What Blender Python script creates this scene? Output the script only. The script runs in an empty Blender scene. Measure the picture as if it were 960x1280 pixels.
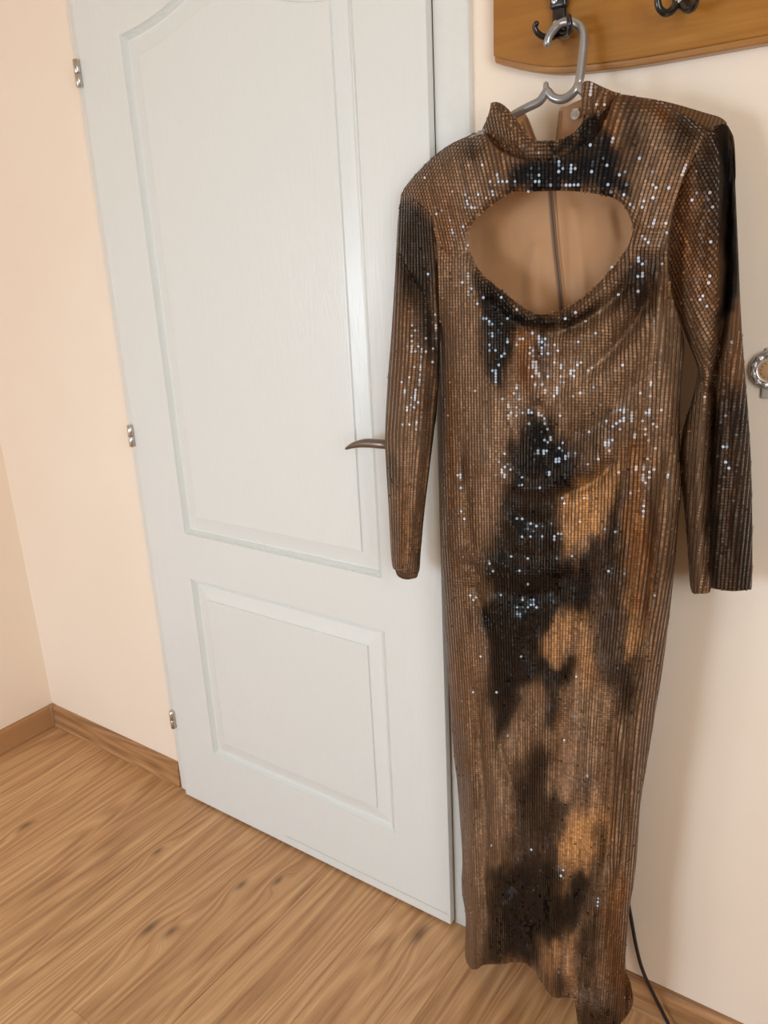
import bpy, bmesh, math, random
import numpy as np
from mathutils import Vector, Matrix

random.seed(7)
rng = np.random.default_rng(11)
SC = bpy.context.scene
COL = SC.collection

# ------------------------------------------------------------------ camera
F_PX = 989.28
CAM = np.array([1.5051, -1.1223, 1.3372])
YAW, PITCH, ROLL = -0.6250, -0.3079, -0.0496
_f = np.array([math.sin(YAW)*math.cos(PITCH), math.cos(YAW)*math.cos(PITCH), math.sin(PITCH)])
_r = np.array([math.cos(YAW), -math.sin(YAW), 0.0])
_u = np.cross(_r, _f)
R_ = math.cos(ROLL)*_r + math.sin(ROLL)*_u
U_ = -math.sin(ROLL)*_r + math.cos(ROLL)*_u
cd = bpy.data.cameras.new('camera')
cam = bpy.data.objects.new('camera', cd)
COL.objects.link(cam)
cd.sensor_fit = 'VERTICAL'
cd.sensor_height = 36.0
cd.sensor_width = 27.0
cd.lens = 36.0*F_PX/1280.0
cd.clip_start = 0.02
cam.matrix_world = Matrix(((R_[0], U_[0], -_f[0], CAM[0]),
                           (R_[1], U_[1], -_f[1], CAM[1]),
                           (R_[2], U_[2], -_f[2], CAM[2]),
                           (0, 0, 0, 1)))
SC.camera = cam

# ------------------------------------------------------------------ exposure, world, daylight
SC.view_settings.view_transform = 'Standard'
SC.view_settings.look = 'None'
SC.view_settings.gamma = 1.0
SC.view_settings.use_curve_mapping = False
SC.view_settings.exposure = -0.16
SC.cycles.use_denoising = True
SC.cycles.max_bounces = 10
SC.cycles.diffuse_bounces = 6

world = bpy.data.worlds.new('sky')
SC.world = world
world.use_nodes = True
bg = world.node_tree.nodes['Background']
bg.inputs['Color'].default_value = (0.80, 0.88, 1.0, 1)
bg.inputs['Strength'].default_value = 0.6

# room limits
XL, XR = -0.637, 2.45
YB, YF = 0.030, -3.10        # wall with the door, wall behind the camera
ZC = 2.52
WIN_A = (-2.86, -2.18, 0.60, 1.75)      # left wall: y0, y1, z0, z1
WIN_C = (-2.30, -1.10, 0.90, 2.15)       # right wall: y0, y1, z0, z1
WIN_B = (-0.50, 0.38, 0.30, 1.50)       # rear wall: x0, x1, z0, z1


def area(name, loc, direction, sx, sy, power, color):
    l = bpy.data.lights.new(name, 'AREA')
    l.shape = 'RECTANGLE'
    l.size, l.size_y = sx, sy
    l.energy = power
    l.color = color
    o = bpy.data.objects.new(name, l)
    o.location = loc
    o.rotation_euler = Vector(direction).to_track_quat('-Z', 'Z').to_euler()
    COL.objects.link(o)
    return o


area('daylight_left_window', (XL-0.10, (WIN_A[0]+WIN_A[1])/2, (WIN_A[2]+WIN_A[3])/2), (1, 0, -0.15),
     0.64, 1.11, 29.0, (0.83, 1.0, 1.17))
area('daylight_rear_window', ((WIN_B[0]+WIN_B[1])/2, YF-0.10, (WIN_B[2]+WIN_B[3])/2), (0.22, 1, -0.75),
     0.84, 1.16, 44, (0.83, 1.0, 1.17))
area('daylight_right_window', (XR+0.10, (WIN_C[0]+WIN_C[1])/2, (WIN_C[2]+WIN_C[3])/2), (-1, 0.25, -0.1),
     1.16, 1.21, 46, (0.95, 0.98, 0.98))


# ------------------------------------------------------------------ small helpers
def ray(u, v):
    u = np.asarray(u, float)[..., None]
    v = np.asarray(v, float)[..., None]
    return _f + (u-480)/F_PX*R_ - (v-640)/F_PX*U_


def at(u, v, y):
    """world point seen in direction (u, v) at depth plane y"""
    d = ray(u, v)
    t = (np.asarray(y, float)-CAM[1])/d[..., 1]
    return CAM + t[..., None]*d


def srgb(r, g, b):
    def c(x):
        x /= 255.0
        return x/12.92 if x <= 0.04045 else ((x+0.055)/1.055)**2.4
    return (c(r), c(g), c(b))


def link_mesh(name, verts, faces, mat=None, parent=None, smooth=False):
    me = bpy.data.meshes.new(name)
    me.from_pydata([tuple(map(float, v)) for v in verts], [], [tuple(int(i) for i in f) for f in faces])
    me.validate()
    o = bpy.data.objects.new(name, me)
    COL.objects.link(o)
    if mat:
        me.materials.append(mat)
    if parent:
        o.parent = parent
    if smooth:
        me.polygons.foreach_set('use_smooth', [True]*len(me.polygons))
    return o


def bm_obj(name, bm, mat=None, parent=None, smooth=False):
    me = bpy.data.meshes.new(name)
    bmesh.ops.recalc_face_normals(bm, faces=bm.faces)
    bm.to_mesh(me)
    bm.free()
    o = bpy.data.objects.new(name, me)
    COL.objects.link(o)
    if mat:
        me.materials.append(mat)
    if parent:
        o.parent = parent
    if smooth:
        me.polygons.foreach_set('use_smooth', [True]*len(me.polygons))
    return o


def add_box(bm, x0, x1, y0, y1, z0, z1, bevel=0.0, seg=2):
    vs = [bm.verts.new((x, y, z)) for x in (x0, x1) for y in (y0, y1) for z in (z0, z1)]
    fs = [(0, 1, 3, 2), (4, 6, 7, 5), (0, 4, 5, 1), (2, 3, 7, 6), (0, 2, 6, 4), (1, 5, 7, 3)]
    faces = [bm.faces.new([vs[i] for i in f]) for f in fs]
    if bevel:
        es = list({e for f in faces for e in f.edges})
        bmesh.ops.bevel(bm, geom=es, offset=bevel, segments=seg, affect='EDGES', profile=0.5)


def catmull(pts, n=8, closed=False):
    P = np.asarray(pts, float)
    m = len(P)
    out = []
    rngi = range(m if closed else m-1)
    for i in rngi:
        if closed:
            p0, p1, p2, p3 = P[(i-1) % m], P[i], P[(i+1) % m], P[(i+2) % m]
        else:
            p0, p1, p2, p3 = P[max(i-1, 0)], P[i], P[i+1], P[min(i+2, m-1)]
        for k in range(n):
            t = k/n
            out.append(0.5*((2*p1)+(-p0+p2)*t+(2*p0-5*p1+4*p2-p3)*t*t+(-p0+3*p1-3*p2+p3)*t**3))
    if not closed:
        out.append(P[-1])
    return np.array(out)


def add_tube(bm, pts, radii, seg=12, n=6, caps=True, flat=1.0):
    """swept round tube through pts; radius per control point"""
    P = catmull(pts, n)
    rad = np.interp(np.linspace(0, len(pts)-1, len(P)), np.arange(len(pts)), radii)
    T = np.gradient(P, axis=0)
    T /= np.linalg.norm(T, axis=1)[:, None]+1e-12
    nrm = np.cross(T[0], [0.3, 0.2, 1.0])
    if np.linalg.norm(nrm) < 1e-3:
        nrm = np.cross(T[0], [1, 0, 0])
    nrm /= np.linalg.norm(nrm)
    rings = []
    m = len(P)
    prof = []
    if caps:
        for a in (0.35, 0.75):
            prof.append((0, a))
    for i in range(m):
        t = T[i]
        nrm = nrm-t*np.dot(nrm, t)
        nrm /= np.linalg.norm(nrm)
        b = np.cross(t, nrm)
        rings.append((P[i], nrm.copy(), b, rad[i], t))
    allr = []
    def mk(c, nn, bb, r):
        return [bm.verts.new(tuple(c+r*(math.cos(2*math.pi*k/seg)*nn+flat*math.sin(2*math.pi*k/seg)*bb))) for k in range(seg)]
    if caps:
        c, nn, bb, r, t = rings[0]
        for a in (80, 45, 20):
            allr.append(mk(c-t*r*math.sin(math.radians(a)), nn, bb, r*math.cos(math.radians(a))))
    for c, nn, bb, r, t in rings:
        allr.append(mk(c, nn, bb, r))
    if caps:
        c, nn, bb, r, t = rings[-1]
        for a in (20, 45, 80):
            allr.append(mk(c+t*r*math.sin(math.radians(a)), nn, bb, r*math.cos(math.radians(a))))
    for a, b in zip(allr[:-1], allr[1:]):
        for k in range(seg):
            bm.faces.new((a[k], a[(k+1) % seg], b[(k+1) % seg], b[k]))
    bm.faces.new(allr[0][::-1])
    bm.faces.new(allr[-1])


def add_disc(bm, center, axis, r, h, seg=24, rings=None):
    """lathe around axis: list of (radius, height)"""
    ax = Vector(axis).normalized()
    q = Vector((0, 0, 1)).rotation_difference(ax).to_matrix()
    prof = rings or [(r, 0), (r, h)]
    rr = []
    for (rad, hh) in prof:
        rr.append([bm.verts.new(Vector(center)+q @ Vector((rad*math.cos(2*math.pi*k/seg), rad*math.sin(2*math.pi*k/seg), hh))) for k in range(seg)])
    for a, b in zip(rr[:-1], rr[1:]):
        for k in range(seg):
            bm.faces.new((a[k], a[(k+1) % seg], b[(k+1) % seg], b[k]))
    bm.faces.new(rr[0][::-1])
    bm.faces.new(rr[-1])


def empty(name, loc, label=None, cat=None, group=None):
    o = bpy.data.objects.new(name, None)
    o.location = loc
    o.empty_display_size = 0.05
    COL.objects.link(o)
    if label:
        o['label'] = label
        o['category'] = cat
    if group:
        o['group'] = group
    return o


def keep(o, parent):
    """parent without moving the child (children are modelled in world space)"""
    o.parent = parent
    o.matrix_parent_inverse = Matrix.Translation(parent.location).inverted()
    return o


def structure(o):
    o['kind'] = 'structure'
    return o


# ------------------------------------------------------------------ materials
class NT:
    def __init__(self, name):
        self.m = bpy.data.materials.new(name)
        self.m.use_nodes = True
        self.t = self.m.node_tree
        self.p = self.t.nodes['Principled BSDF']

    def n(self, kind, **kw):
        nd = self.t.nodes.new(kind)
        for k, v in kw.items():
            if k in nd.inputs.keys():
                nd.inputs[k].default_value = v
            else:
                setattr(nd, k, v)
        return nd

    def l(self, a, b):
        self.t.links.new(a, b)

    def math(self, op, a, b=None, c=None):
        nd = self.t.nodes.new('ShaderNodeMath')
        nd.operation = op
        for i, x in enumerate((a, b, c)):
            if x is None:
                continue
            if isinstance(x, (int, float)):
                nd.inputs[i].default_value = x
            else:
                self.l(x, nd.inputs[i])
        return nd.outputs[0]

    def ramp(self, fac, stops):
        nd = self.t.nodes.new('ShaderNodeValToRGB')
        el = nd.color_ramp.elements
        while len(el) < len(stops):
            el.new(0.5)
        for e, (pos, c) in zip(el, stops):
            e.position = pos
            e.color = (*c, 1) if len(c) == 3 else c
        self.l(fac, nd.inputs['Fac'])
        return nd.outputs['Color']

    def mix(self, fac, a, b, mode='MIX'):
        nd = self.t.nodes.new('ShaderNodeMix')
        nd.data_type = 'RGBA'
        nd.blend_type = mode
        for i, x in ((0, fac), (6, a), (7, b)):
            if isinstance(x, (int, float)):
                nd.inputs[i].default_value = x
            elif isinstance(x, tuple):
                nd.inputs[i].default_value = (*x, 1) if len(x) == 3 else x
            else:
                self.l(x, nd.inputs[i])
        return nd.outputs[2]

    def bump(self, h, strength=0.3, dist=0.001):
        nd = self.t.nodes.new('ShaderNodeBump')
        nd.inputs['Strength'].default_value = strength
        nd.inputs['Distance'].default_value = dist
        self.l(h, nd.inputs['Height'])
        self.l(nd.outputs[0], self.p.inputs['Normal'])

    def set(self, **kw):
        for k, v in kw.items():
            k = k.replace('_', ' ')
            s = self.p.inputs[k]
            if isinstance(v, (int, float)):
                s.default_value = v
            elif isinstance(v, tuple):
                s.default_value = (*v, 1) if len(v) == 3 else v
            else:
                self.l(v, s)

    def coords(self, scale=(1, 1, 1), kind='Object', rot=(0, 0, 0), loc=(0, 0, 0)):
        tc = self.n('ShaderNodeTexCoord')
        mp = self.n('ShaderNodeMapping')
        mp.inputs['Scale'].default_value = scale
        mp.inputs['Rotation'].default_value = rot
        mp.inputs['Location'].default_value = loc
        self.l(tc.outputs[kind], mp.inputs['Vector'])
        return mp.outputs[0]

    def noise(self, vec, scale=5, detail=4, rough=0.55, dist=0.0):
        nd = self.n('ShaderNodeTexNoise', Scale=scale, Detail=detail, Roughness=rough, Distortion=dist)
        self.l(vec, nd.inputs['Vector'])
        return nd.outputs['Fac']


def mat_wall():
    k = NT('peach_wall_paint')
    v = k.coords()
    big = k.noise(v, 1.6, 3)
    c = k.ramp(big, [(0.3, srgb(246, 232, 215)), (0.7, srgb(243, 227, 208))])
    k.set(Base_Color=c, Roughness=0.75)
    k.p.inputs['Specular IOR Level'].default_value = 0.25
    fine = k.noise(v, 260, 5, 0.6)
    mid = k.noise(v, 14, 3)
    k.bump(k.math('ADD', fine, k.math('MULTIPLY', mid, 1.5)), 0.12, 0.0015)
    return k.m


def mat_plain(name, col, rough=0.5, metal=0.0, spec=0.5, bump=None, coat=0.0):
    k = NT(name)
    v = k.coords()
    nz = k.noise(v, 60, 4)
    dark = tuple(c*0.90 for c in col)
    k.set(Base_Color=k.mix(nz, col, dark), Roughness=rough, Metallic=metal)
    k.p.inputs['Specular IOR Level'].default_value = spec
    k.p.inputs['Coat Weight'].default_value = coat
    k.p.inputs['Coat Roughness'].default_value = 0.1
    if bump:
        k.bump(k.noise(v, bump[0], 4), bump[1], 0.001)
    return k.m


def mat_door():
    k = NT('white_woodgrain_door_paint')
    k.set(Base_Color=srgb(226, 229, 226), Roughness=0.27)
    k.p.inputs['Specular IOR Level'].default_value = 0.5
    v = k.coords((1, 1, 0.035))
    a = k.noise(v, 260, 4, 0.6, 0.3)
    w = k.coords((1, 1, 0.10))
    b = k.noise(w, 14, 3, 0.5, 1.2)
    lines = k.math('SINE', k.math('MULTIPLY', b, 90))
    h = k.math('ADD', a, k.math('MULTIPLY', lines, 0.16))
    k.bump(h, 0.45, 0.0009)
    return k.m


def mat_oak(name, along='Y', light=(216, 176, 130), mid=(192, 148, 104), dark=(146, 106, 70), knots=(), rough=0.42, rnd=True):
    k = NT(name)
    geo = k.n('ShaderNodeNewGeometry')
    sep = k.n('ShaderNodeSeparateXYZ')
    k.l(geo.outputs['Position'], sep.inputs[0])
    X, Y, Z = sep.outputs
    oi = k.n('ShaderNodeObjectInfo')
    R = oi.outputs['Random']
    if along == 'Y':
        ac, al = X, Y
    elif along == 'X':
        ac, al = k.math('ADD', Z, k.math('MULTIPLY', Y, 0.6)), X
    else:
        ac, al = X, Z
    off = k.math('MULTIPLY', R, 37.0 if rnd else 0.0)
    comb = k.n('ShaderNodeCombineXYZ')
    k.l(ac, comb.inputs[0])
    k.l(k.math('MULTIPLY', al, 0.10), comb.inputs[1])
    k.l(off, comb.inputs[2])
    warp_l = k.noise(comb.outputs[0], 9, 3, 0.5)          # slow wander of the grain
    acw = k.math('ADD', ac, k.math('MULTIPLY', k.math('SUBTRACT', warp_l, 0.5), 0.06))
    kn = None
    for (kx, ky, s) in knots:
        dx = k.math('DIVIDE', k.math('SUBTRACT', ac, kx), 0.016*s)
        dy = k.math('DIVIDE', k.math('SUBTRACT', al, ky), 0.040*s)
        d2 = k.math('ADD', k.math('MULTIPLY', dx, dx), k.math('MULTIPLY', dy, dy))
        g = k.math('EXPONENT', k.math('MULTIPLY', d2, -0.28))
        core = k.math('EXPONENT', k.math('MULTIPLY', d2, -2.2))
        acw = k.math('ADD', acw, k.math('MULTIPLY', g, 0.022))
        kn = core if kn is None else k.math('MAXIMUM', kn, core)
    comb2 = k.n('ShaderNodeCombineXYZ')
    k.l(acw, comb2.inputs[0])
    k.l(k.math('MULTIPLY', al, 0.022), comb2.inputs[1])
    k.l(off, comb2.inputs[2])
    g1 = k.noise(comb2.outputs[0], 55, 5, 0.66)
    g2 = k.noise(comb2.outputs[0], 330, 4, 0.7)
    comb3 = k.n('ShaderNodeCombineXYZ')
    k.l(acw, comb3.inputs[0])
    k.l(k.math('MULTIPLY', al, 0.08), comb3.inputs[1])
    k.l(off, comb3.inputs[2])
    b = k.noise(comb3.outputs[0], 7, 2, 0.5)
    rings = k.math('ADD', k.math('MULTIPLY', k.math('SINE', k.math('MULTIPLY', b, 120)), 0.5), 0.5)
    tone = k.math('ADD', k.math('MULTIPLY', g1, 0.52), k.math('ADD', k.math('MULTIPLY', g2, 0.44), k.math('MULTIPLY', rings, 0.13)))
    if rnd:
        tone = k.math('ADD', tone, k.math('MULTIPLY', k.math('SUBTRACT', R, 0.5), 0.07))
    c = k.ramp(tone, [(0.34, srgb(*dark)), (0.54, srgb(*mid)), (0.74, srgb(*light))])
    if kn is not None:
        c = k.mix(k.math('MULTIPLY', kn, 0.75), c, srgb(84, 58, 38))
    k.set(Base_Color=c, Roughness=k.math('ADD', rough, k.math('MULTIPLY', g2, 0.12)))
    k.p.inputs['Specular IOR Level'].default_value = 0.4
    k.bump(k.math('ADD', g2, k.math('MULTIPLY', g1, 0.5)), 0.10, 0.0006)
    return k.m


def mat_board():
    k = NT('varnished_honey_wood')
    v = k.coords((0.10, 1, 1), kind='Object')
    a = k.noise(v, 30, 5, 0.6, 0.8)
    b = k.noise(k.coords((0.06, 1, 1)), 140, 4, 0.6)
    bl = k.noise(k.coords((0.6, 1, 1)), 7, 3, 0.5)
    t = k.math('ADD', k.math('MULTIPLY', a, 0.5), k.math('ADD', k.math('MULTIPLY', b, 0.25), k.math('MULTIPLY', bl, 0.35)))
    c = k.ramp(t, [(0.32, srgb(132, 82, 22)), (0.56, srgb(160, 106, 34)), (0.78, srgb(184, 132, 60))])
    k.set(Base_Color=c, Roughness=0.34)
    k.p.inputs['Coat Weight'].default_value = 0.3
    k.p.inputs['Coat Roughness'].default_value = 0.22
    k.bump(b, 0.08, 0.0006)
    return k.m


def mat_fabric():
    k = NT('printed_rib_fabric')
    at_ = k.n('ShaderNodeAttribute', attribute_name='print')
    uv = k.n('ShaderNodeUVMap', uv_map='rib')
    sep = k.n('ShaderNodeSeparateXYZ')
    k.l(uv.outputs[0], sep.inputs[0])
    ph = k.math('MULTIPLY', sep.outputs[0], 2*math.pi/RIB)
    w = k.math('ADD', k.math('MULTIPLY', k.math('COSINE', ph), 0.5), 0.5)
    cross = k.math('ADD', k.math('MULTIPLY', k.math('SINE', k.math('MULTIPLY', sep.outputs[1], 2*math.pi/STEP)), 0.5), 0.5)
    v = k.coords()
    nz = k.noise(v, 900, 3, 0.6)
    sh = k.math('ADD', 0.50, k.math('MULTIPLY', w, 0.42))  # colour darkened in the valleys, painting the shade between ribs
    sh = k.math('ADD', sh, k.math('MULTIPLY', k.math('SUBTRACT', nz, 0.5), 0.25))
    k.set(Base_Color=k.mix(1.0, at_.outputs['Color'], k.ramp(sh, [(0.0, (0, 0, 0)), (1.0, (1, 1, 1))]), 'MULTIPLY'),
          Roughness=0.62)
    k.p.inputs['Specular IOR Level'].default_value = 0.12
    k.bump(k.math('ADD', w, k.math('MULTIPLY', cross, 0.25)), 0.6, 0.0012)
    return k.m


def mat_sequin():
    k = NT('clear_sequin_over_print')
    at_ = k.n('ShaderNodeAttribute', attribute_name='print')
    k.set(Base_Color=at_.outputs['Color'], Roughness=0.45)
    k.p.inputs['Specular IOR Level'].default_value = 0.1
    k.p.inputs['Coat Weight'].default_value = 1.0
    k.p.inputs['Coat Roughness'].default_value = 0.06
    k.p.inputs['Coat IOR'].default_value = 1.46
    return k.m


def mat_lining():
    k = NT('tan_jersey_lining')
    v = k.coords()
    c = k.ramp(k.noise(v, 9, 3), [(0.3, srgb(190, 145, 104)), (0.7, srgb(180, 134, 92))])
    k.set(Base_Color=c, Roughness=0.6)
    k.p.inputs['Specular IOR Level'].default_value = 0.3
    k.p.inputs['Sheen Weight'].default_value = 0.2
    k.bump(k.noise(v, 900, 2), 0.1, 0.0004)
    return k.m


RIB, STEP = 0.0047, 0.0039
M_WALL = mat_wall()
M_CEIL = mat_plain('cream_ceiling_paint', srgb(222, 202, 176), 0.8, bump=(200, 0.1))
M_DOOR = mat_door()
M_FRAME = mat_plain('white_frame_laminate', srgb(230, 231, 226), 0.38, bump=(120, 0.03))
M_NICKEL = mat_plain('brushed_nickel', (0.62, 0.58, 0.53), 0.28, 1.0)
M_BRONZE = mat_plain('dark_satin_bronze', (0.24, 0.20, 0.17), 0.38, 1.0)
M_BLACK = mat_plain('black_enamel', (0.012, 0.010, 0.010), 0.25, 0.0, 0.5, coat=0.3)
M_SCREW = mat_plain('bright_screw_steel', (0.85, 0.83, 0.78), 0.3, 1.0)
M_SILVERP = mat_plain('silver_grey_plastic', (0.42, 0.42, 0.42), 0.30, 0.75, 0.5)
M_CORD = mat_plain('black_cable_rubber', (0.012, 0.012, 0.014), 0.4)
M_SILVER = mat_plain('embossed_silver', (0.86, 0.86, 0.85), 0.30, 0.75, bump=(300, 0.25))
M_GREYP = mat_plain('pale_grey_plastic', srgb(196, 196, 190), 0.45)
M_TAN = mat_plain('tan_stone_medallion', srgb(205, 168, 128), 0.5, bump=(400, 0.3))
M_GOLD = mat_plain('small_gilt_dial', srgb(190, 140, 70), 0.35, 0.6)
M_ZIP = mat_plain('brown_zipper_tape', srgb(136, 102, 74), 0.6, bump=(700, 0.4))
M_TAG = mat_plain('printed_silver_tag', srgb(205, 200, 190), 0.3, 0.6)
M_DARKGAP = mat_plain('dark_threshold', srgb(70, 56, 46), 0.7)
M_SUB = mat_plain('dark_subfloor', srgb(50, 36, 26), 0.8)
M_CAP = mat_plain('baseboard_corner_cap', srgb(160, 122, 88), 0.35)

# ------------------------------------------------------------------ room shell
LEAF_W, LEAF_H = 0.8144, 2.02


def slab_wall(name, boxes, mat=None):
    bm = bmesh.new()
    for b in boxes:
        add_box(bm, *b)
    return structure(bm_obj(name, bm, mat or M_WALL))


T = 0.14
slab_wall('wall_back', [(XL-T, -0.030, YB, YB+T, -0.02, ZC), (LEAF_W+0.040, XR+T, YB, YB+T, -0.02, ZC),
                        (-0.030, LEAF_W+0.040, YB, YB+T, LEAF_H+0.03, ZC),
                        (-0.030, LEAF_W+0.040, YB+T-0.02, YB+T, -0.02, LEAF_H+0.03)])  # last box: unseen backing added behind the door to stop light leaking in
a0, a1, b0, b1 = WIN_A
slab_wall('wall_left', [(XL-T, XL, YF-T, a0, -0.02, ZC), (XL-T, XL, a1, YB, -0.02, ZC),
                        (XL-T, XL, a0, a1, -0.02, b0), (XL-T, XL, a0, a1, b1, ZC)])
a0, a1, b0, b1 = WIN_B
slab_wall('wall_front', [(XL, a0, YF-T, YF, -0.02, ZC), (a1, XR+T, YF-T, YF, -0.02, ZC),
                         (a0, a1, YF-T, YF, -0.02, b0), (a0, a1, YF-T, YF, b1, ZC)], mat_plain('taupe_wall_paint', srgb(112, 96, 82), 0.8))
a0, a1, b0, b1 = WIN_C
slab_wall('wall_right', [(XR, XR+T, YF, a0, -0.02, ZC), (XR, XR+T, a1, YB, -0.02, ZC),
                         (XR, XR+T, a0, a1, -0.02, b0), (XR, XR+T, a0, a1, b1, ZC)], mat_plain('dim_right_wall_paint', srgb(165, 145, 124), 0.8))
bm = bmesh.new()
add_box(bm, XL-T, XR+T, YF-T, YB+T, ZC, ZC+0.08)
structure(bm_obj('ceiling', bm, M_CEIL))

# window frames (behind the camera, where the daylight enters)
for i, (pl, w) in enumerate((('L', WIN_A), ('F', WIN_B), ('R', WIN_C))):
    bm = bmesh.new()
    a0, a1, b0, b1 = w
    fw, fd = 0.055, 0.05
    for (p0, p1, q0, q1) in ((a0, a0+fw, b0, b1), (a1-fw, a1, b0, b1), (a0+fw, a1-fw, b0, b0+fw), (a0+fw, a1-fw, b1-fw, b1),
                             ((a0+a1)/2-0.03, (a0+a1)/2+0.03, b0+fw, b1-fw)):
        if pl == 'L':
            add_box(bm, XL-0.08, XL-0.08+fd, p0, p1, q0, q1, 0.004, 1)
        elif pl == 'R':
            add_box(bm, XR+0.03, XR+0.03+fd, p0, p1, q0, q1, 0.004, 1)
        else:
            add_box(bm, p0, p1, YF-0.08, YF-0.08+fd, q0, q1, 0.004, 1)
    structure(bm_obj('window_%d' % (i+1), bm, M_FRAME))

# floor: subfloor with every laminate plank on it
KNOTS = [(0.272, -0.345, 1.0), (0.318, -0.325, 0.8), (0.415, -0.095, 0.6), (0.352, -0.150, 0.7), (0.768, -0.050, 1.1),
         (-0.27, -0.30, 0.8), (0.10, -0.18, 0.6), (1.02, -0.22, 0.9), (0.20, -0.95, 1.0), (0.75, -1.30, 1.0)]
M_OAK = mat_oak('oak_laminate', 'Y', knots=KNOTS)
bm = bmesh.new()
add_box(bm, XL-0.01, XR+0.01, YF-0.01, YB+T, -0.06, -0.0085)
floor = structure(bm_obj('floor', bm, M_SUB))


def plank_mesh(w, l):
    c, h = 0.0007, 0.0085
    rings = [(0, -h), (0, -0.0009), (c, 0.0)]
    vs, fs = [], []
    for (i, z) in rings:
        vs += [(-w/2+i, -l/2+i, z), (w/2-i, -l/2+i, z), (w/2-i, l/2-i, z), (-w/2+i, l/2-i, z)]
    for r in range(2):
        for k in range(4):
            fs.append((r*4+k, r*4+(k+1) % 4, r*4+4+(k+1) % 4, r*4+4+k))
    fs.append((8, 9, 10, 11))
    me = bpy.data.meshes.new('plank')
    me.from_pydata(vs, [], fs)
    me.materials.append(M_OAK)
    return me


PW = 0.1875
meshes = {}
x = 0.3015-PW*6
col_i = 0
offs = [0.55, 0.1, 0.83, 0.36, 0.70, 0.22, 0.95, 0.47]
while x < XR:
    x0, x1 = max(x, XL), min(x+PW, XR)
    if x1-x0 > 0.01:
        y1 = YB+T-0.02
        first = True
        ln = 1.29*offs[col_i % 8]+0.42
        while y1 > YF:
            y0 = max(y1-ln, YF)
            if y0-YF < 0.05:
                y0 = YF
            key = (round(x1-x0, 4), round(y1-y0, 3))
            if key not in meshes:
                meshes[key] = plank_mesh(x1-x0-0.0003, y1-y0-0.0003)
            o = bpy.data.objects.new('plank', meshes[key])
            o.location = ((x0+x1)/2, (y0+y1)/2, 0)
            COL.objects.link(o)
            o.parent = floor
            y1 = y0
            ln = 1.29
        col_i += 1
    x += PW

# baseboards: oak foil profile with a rounded top and a small foot
M_BASE = mat_oak('oak_foil_baseboard_x', 'X', light=(196, 150, 106), mid=(168, 124, 82), dark=(124, 88, 58), rnd=False, rough=0.38)
M_BASEY = mat_oak('oak_foil_baseboard_y', 'Z', light=(188, 142, 98), mid=(162, 118, 78), dark=(122, 86, 56), rnd=False, rough=0.38)
BPROF = [(0.0, 0.0), (0.0150, 0.0), (0.0158, 0.006), (0.0135, 0.012), (0.0125, 0.016), (0.0120, 0.058), (0.0108, 0.066), (0.0075, 0.0705), (0.0, 0.0712)]


def baseboard(name, p0, p1, inward, mat):
    vs, fs = [], []
    n = len(BPROF)
    for p in (p0, p1):
        for (d, z) in BPROF:
            vs.append((p[0]+inward[0]*d, p[1]+inward[1]*d, z))
    for k in range(n):
        fs.append((k, (k+1) % n, n+(k+1) % n, n+k))
    fs.append(tuple(range(n))[::-1])
    fs.append(tuple(range(n, 2*n)))
    return structure(link_mesh(name, vs, fs, mat))


bb = baseboard('baseboard_back', (XL+0.016, YB), (-0.045, YB), (0, -1), M_BASE)
baseboard('baseboard_right_of_door', (LEAF_W+0.062, YB), (XR, YB), (0, -1), M_BASE).name = 'baseboard_back_right'
bl = baseboard('baseboard_left', (XL, YB-0.016), (XL, YF), (1, 0), M_BASEY)
bm = bmesh.new()
add_box(bm, XL, XL+0.019, YB-0.019, YB, 0.0, 0.0735, 0.004, 2)
cap = bm_obj('corner_cap', bm, M_CAP, bl, True)
cap['label'] = 'plastic inside corner cap of the baseboard'

# ------------------------------------------------------------------ door frame (casing)
CASE_Y = 0.017


def casing(name, x0, x1, z0, z1):
    """board with an eased outer edge; the inner edge stays square against the leaf"""
    yb, r = YB+0.055, 0.008
    arc = [(r*(1-math.sin(a)), r*(1-math.cos(a))) for a in (i*math.pi/12 for i in range(7))]
    if name == 'trim_1':
        pr = [(x0, yb), (x0, CASE_Y+.0006), (x0+.0006, CASE_Y)]+[(x1-q[0], CASE_Y+q[1]) for q in arc]+[(x1, yb)]
    elif name == 'trim_2':
        pr = [(x1, yb), (x1, CASE_Y)]+[(x0+q[0], CASE_Y+q[1]) for q in arc]+[(x0, yb)]
    else:
        pr = [(x0, yb), (x0, CASE_Y), (x1, CASE_Y), (x1, yb)]
    n = len(pr)
    bm = bmesh.new()
    A = [bm.verts.new((p[0], p[1], z0)) for p in pr]
    B = [bm.verts.new((p[0], p[1], z1)) for p in pr]
    for k in range(n):
        bm.faces.new((A[k], A[(k+1) % n], B[(k+1) % n], B[k]))
    bm.faces.new(A)
    bm.faces.new(B)
    return structure(bm_obj(name, bm, M_FRAME))


for nm, xa, xb, za, zb in (('trim_1', LEAF_W+0.0010, LEAF_W+0.0605, 0.001, LEAF_H+0.075),
                           ('trim_2', -0.0425, 0.0, 0.001, LEAF_H+0.075),
                           ('trim_3', 0.0, LEAF_W+0.0010, LEAF_H+0.012, LEAF_H+0.075)):
    o = casing(nm, xa, xb, za, zb)

# ------------------------------------------------------------------ door leaf
Z0 = 0.008
XPL, XPR = 0.132, 0.6824
ZLB, ZLT, ZUB, ZSH = 0.1784, 0.6529, 0.7636, 1.768
W = LEAF_W


ARCH_X = np.array([0, .03, .07, .11, .152, .20, .24, .2755])
ARCH_Z = np.array([0, .002, .0075, .0155, .027, .042, .051, .053])


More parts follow.
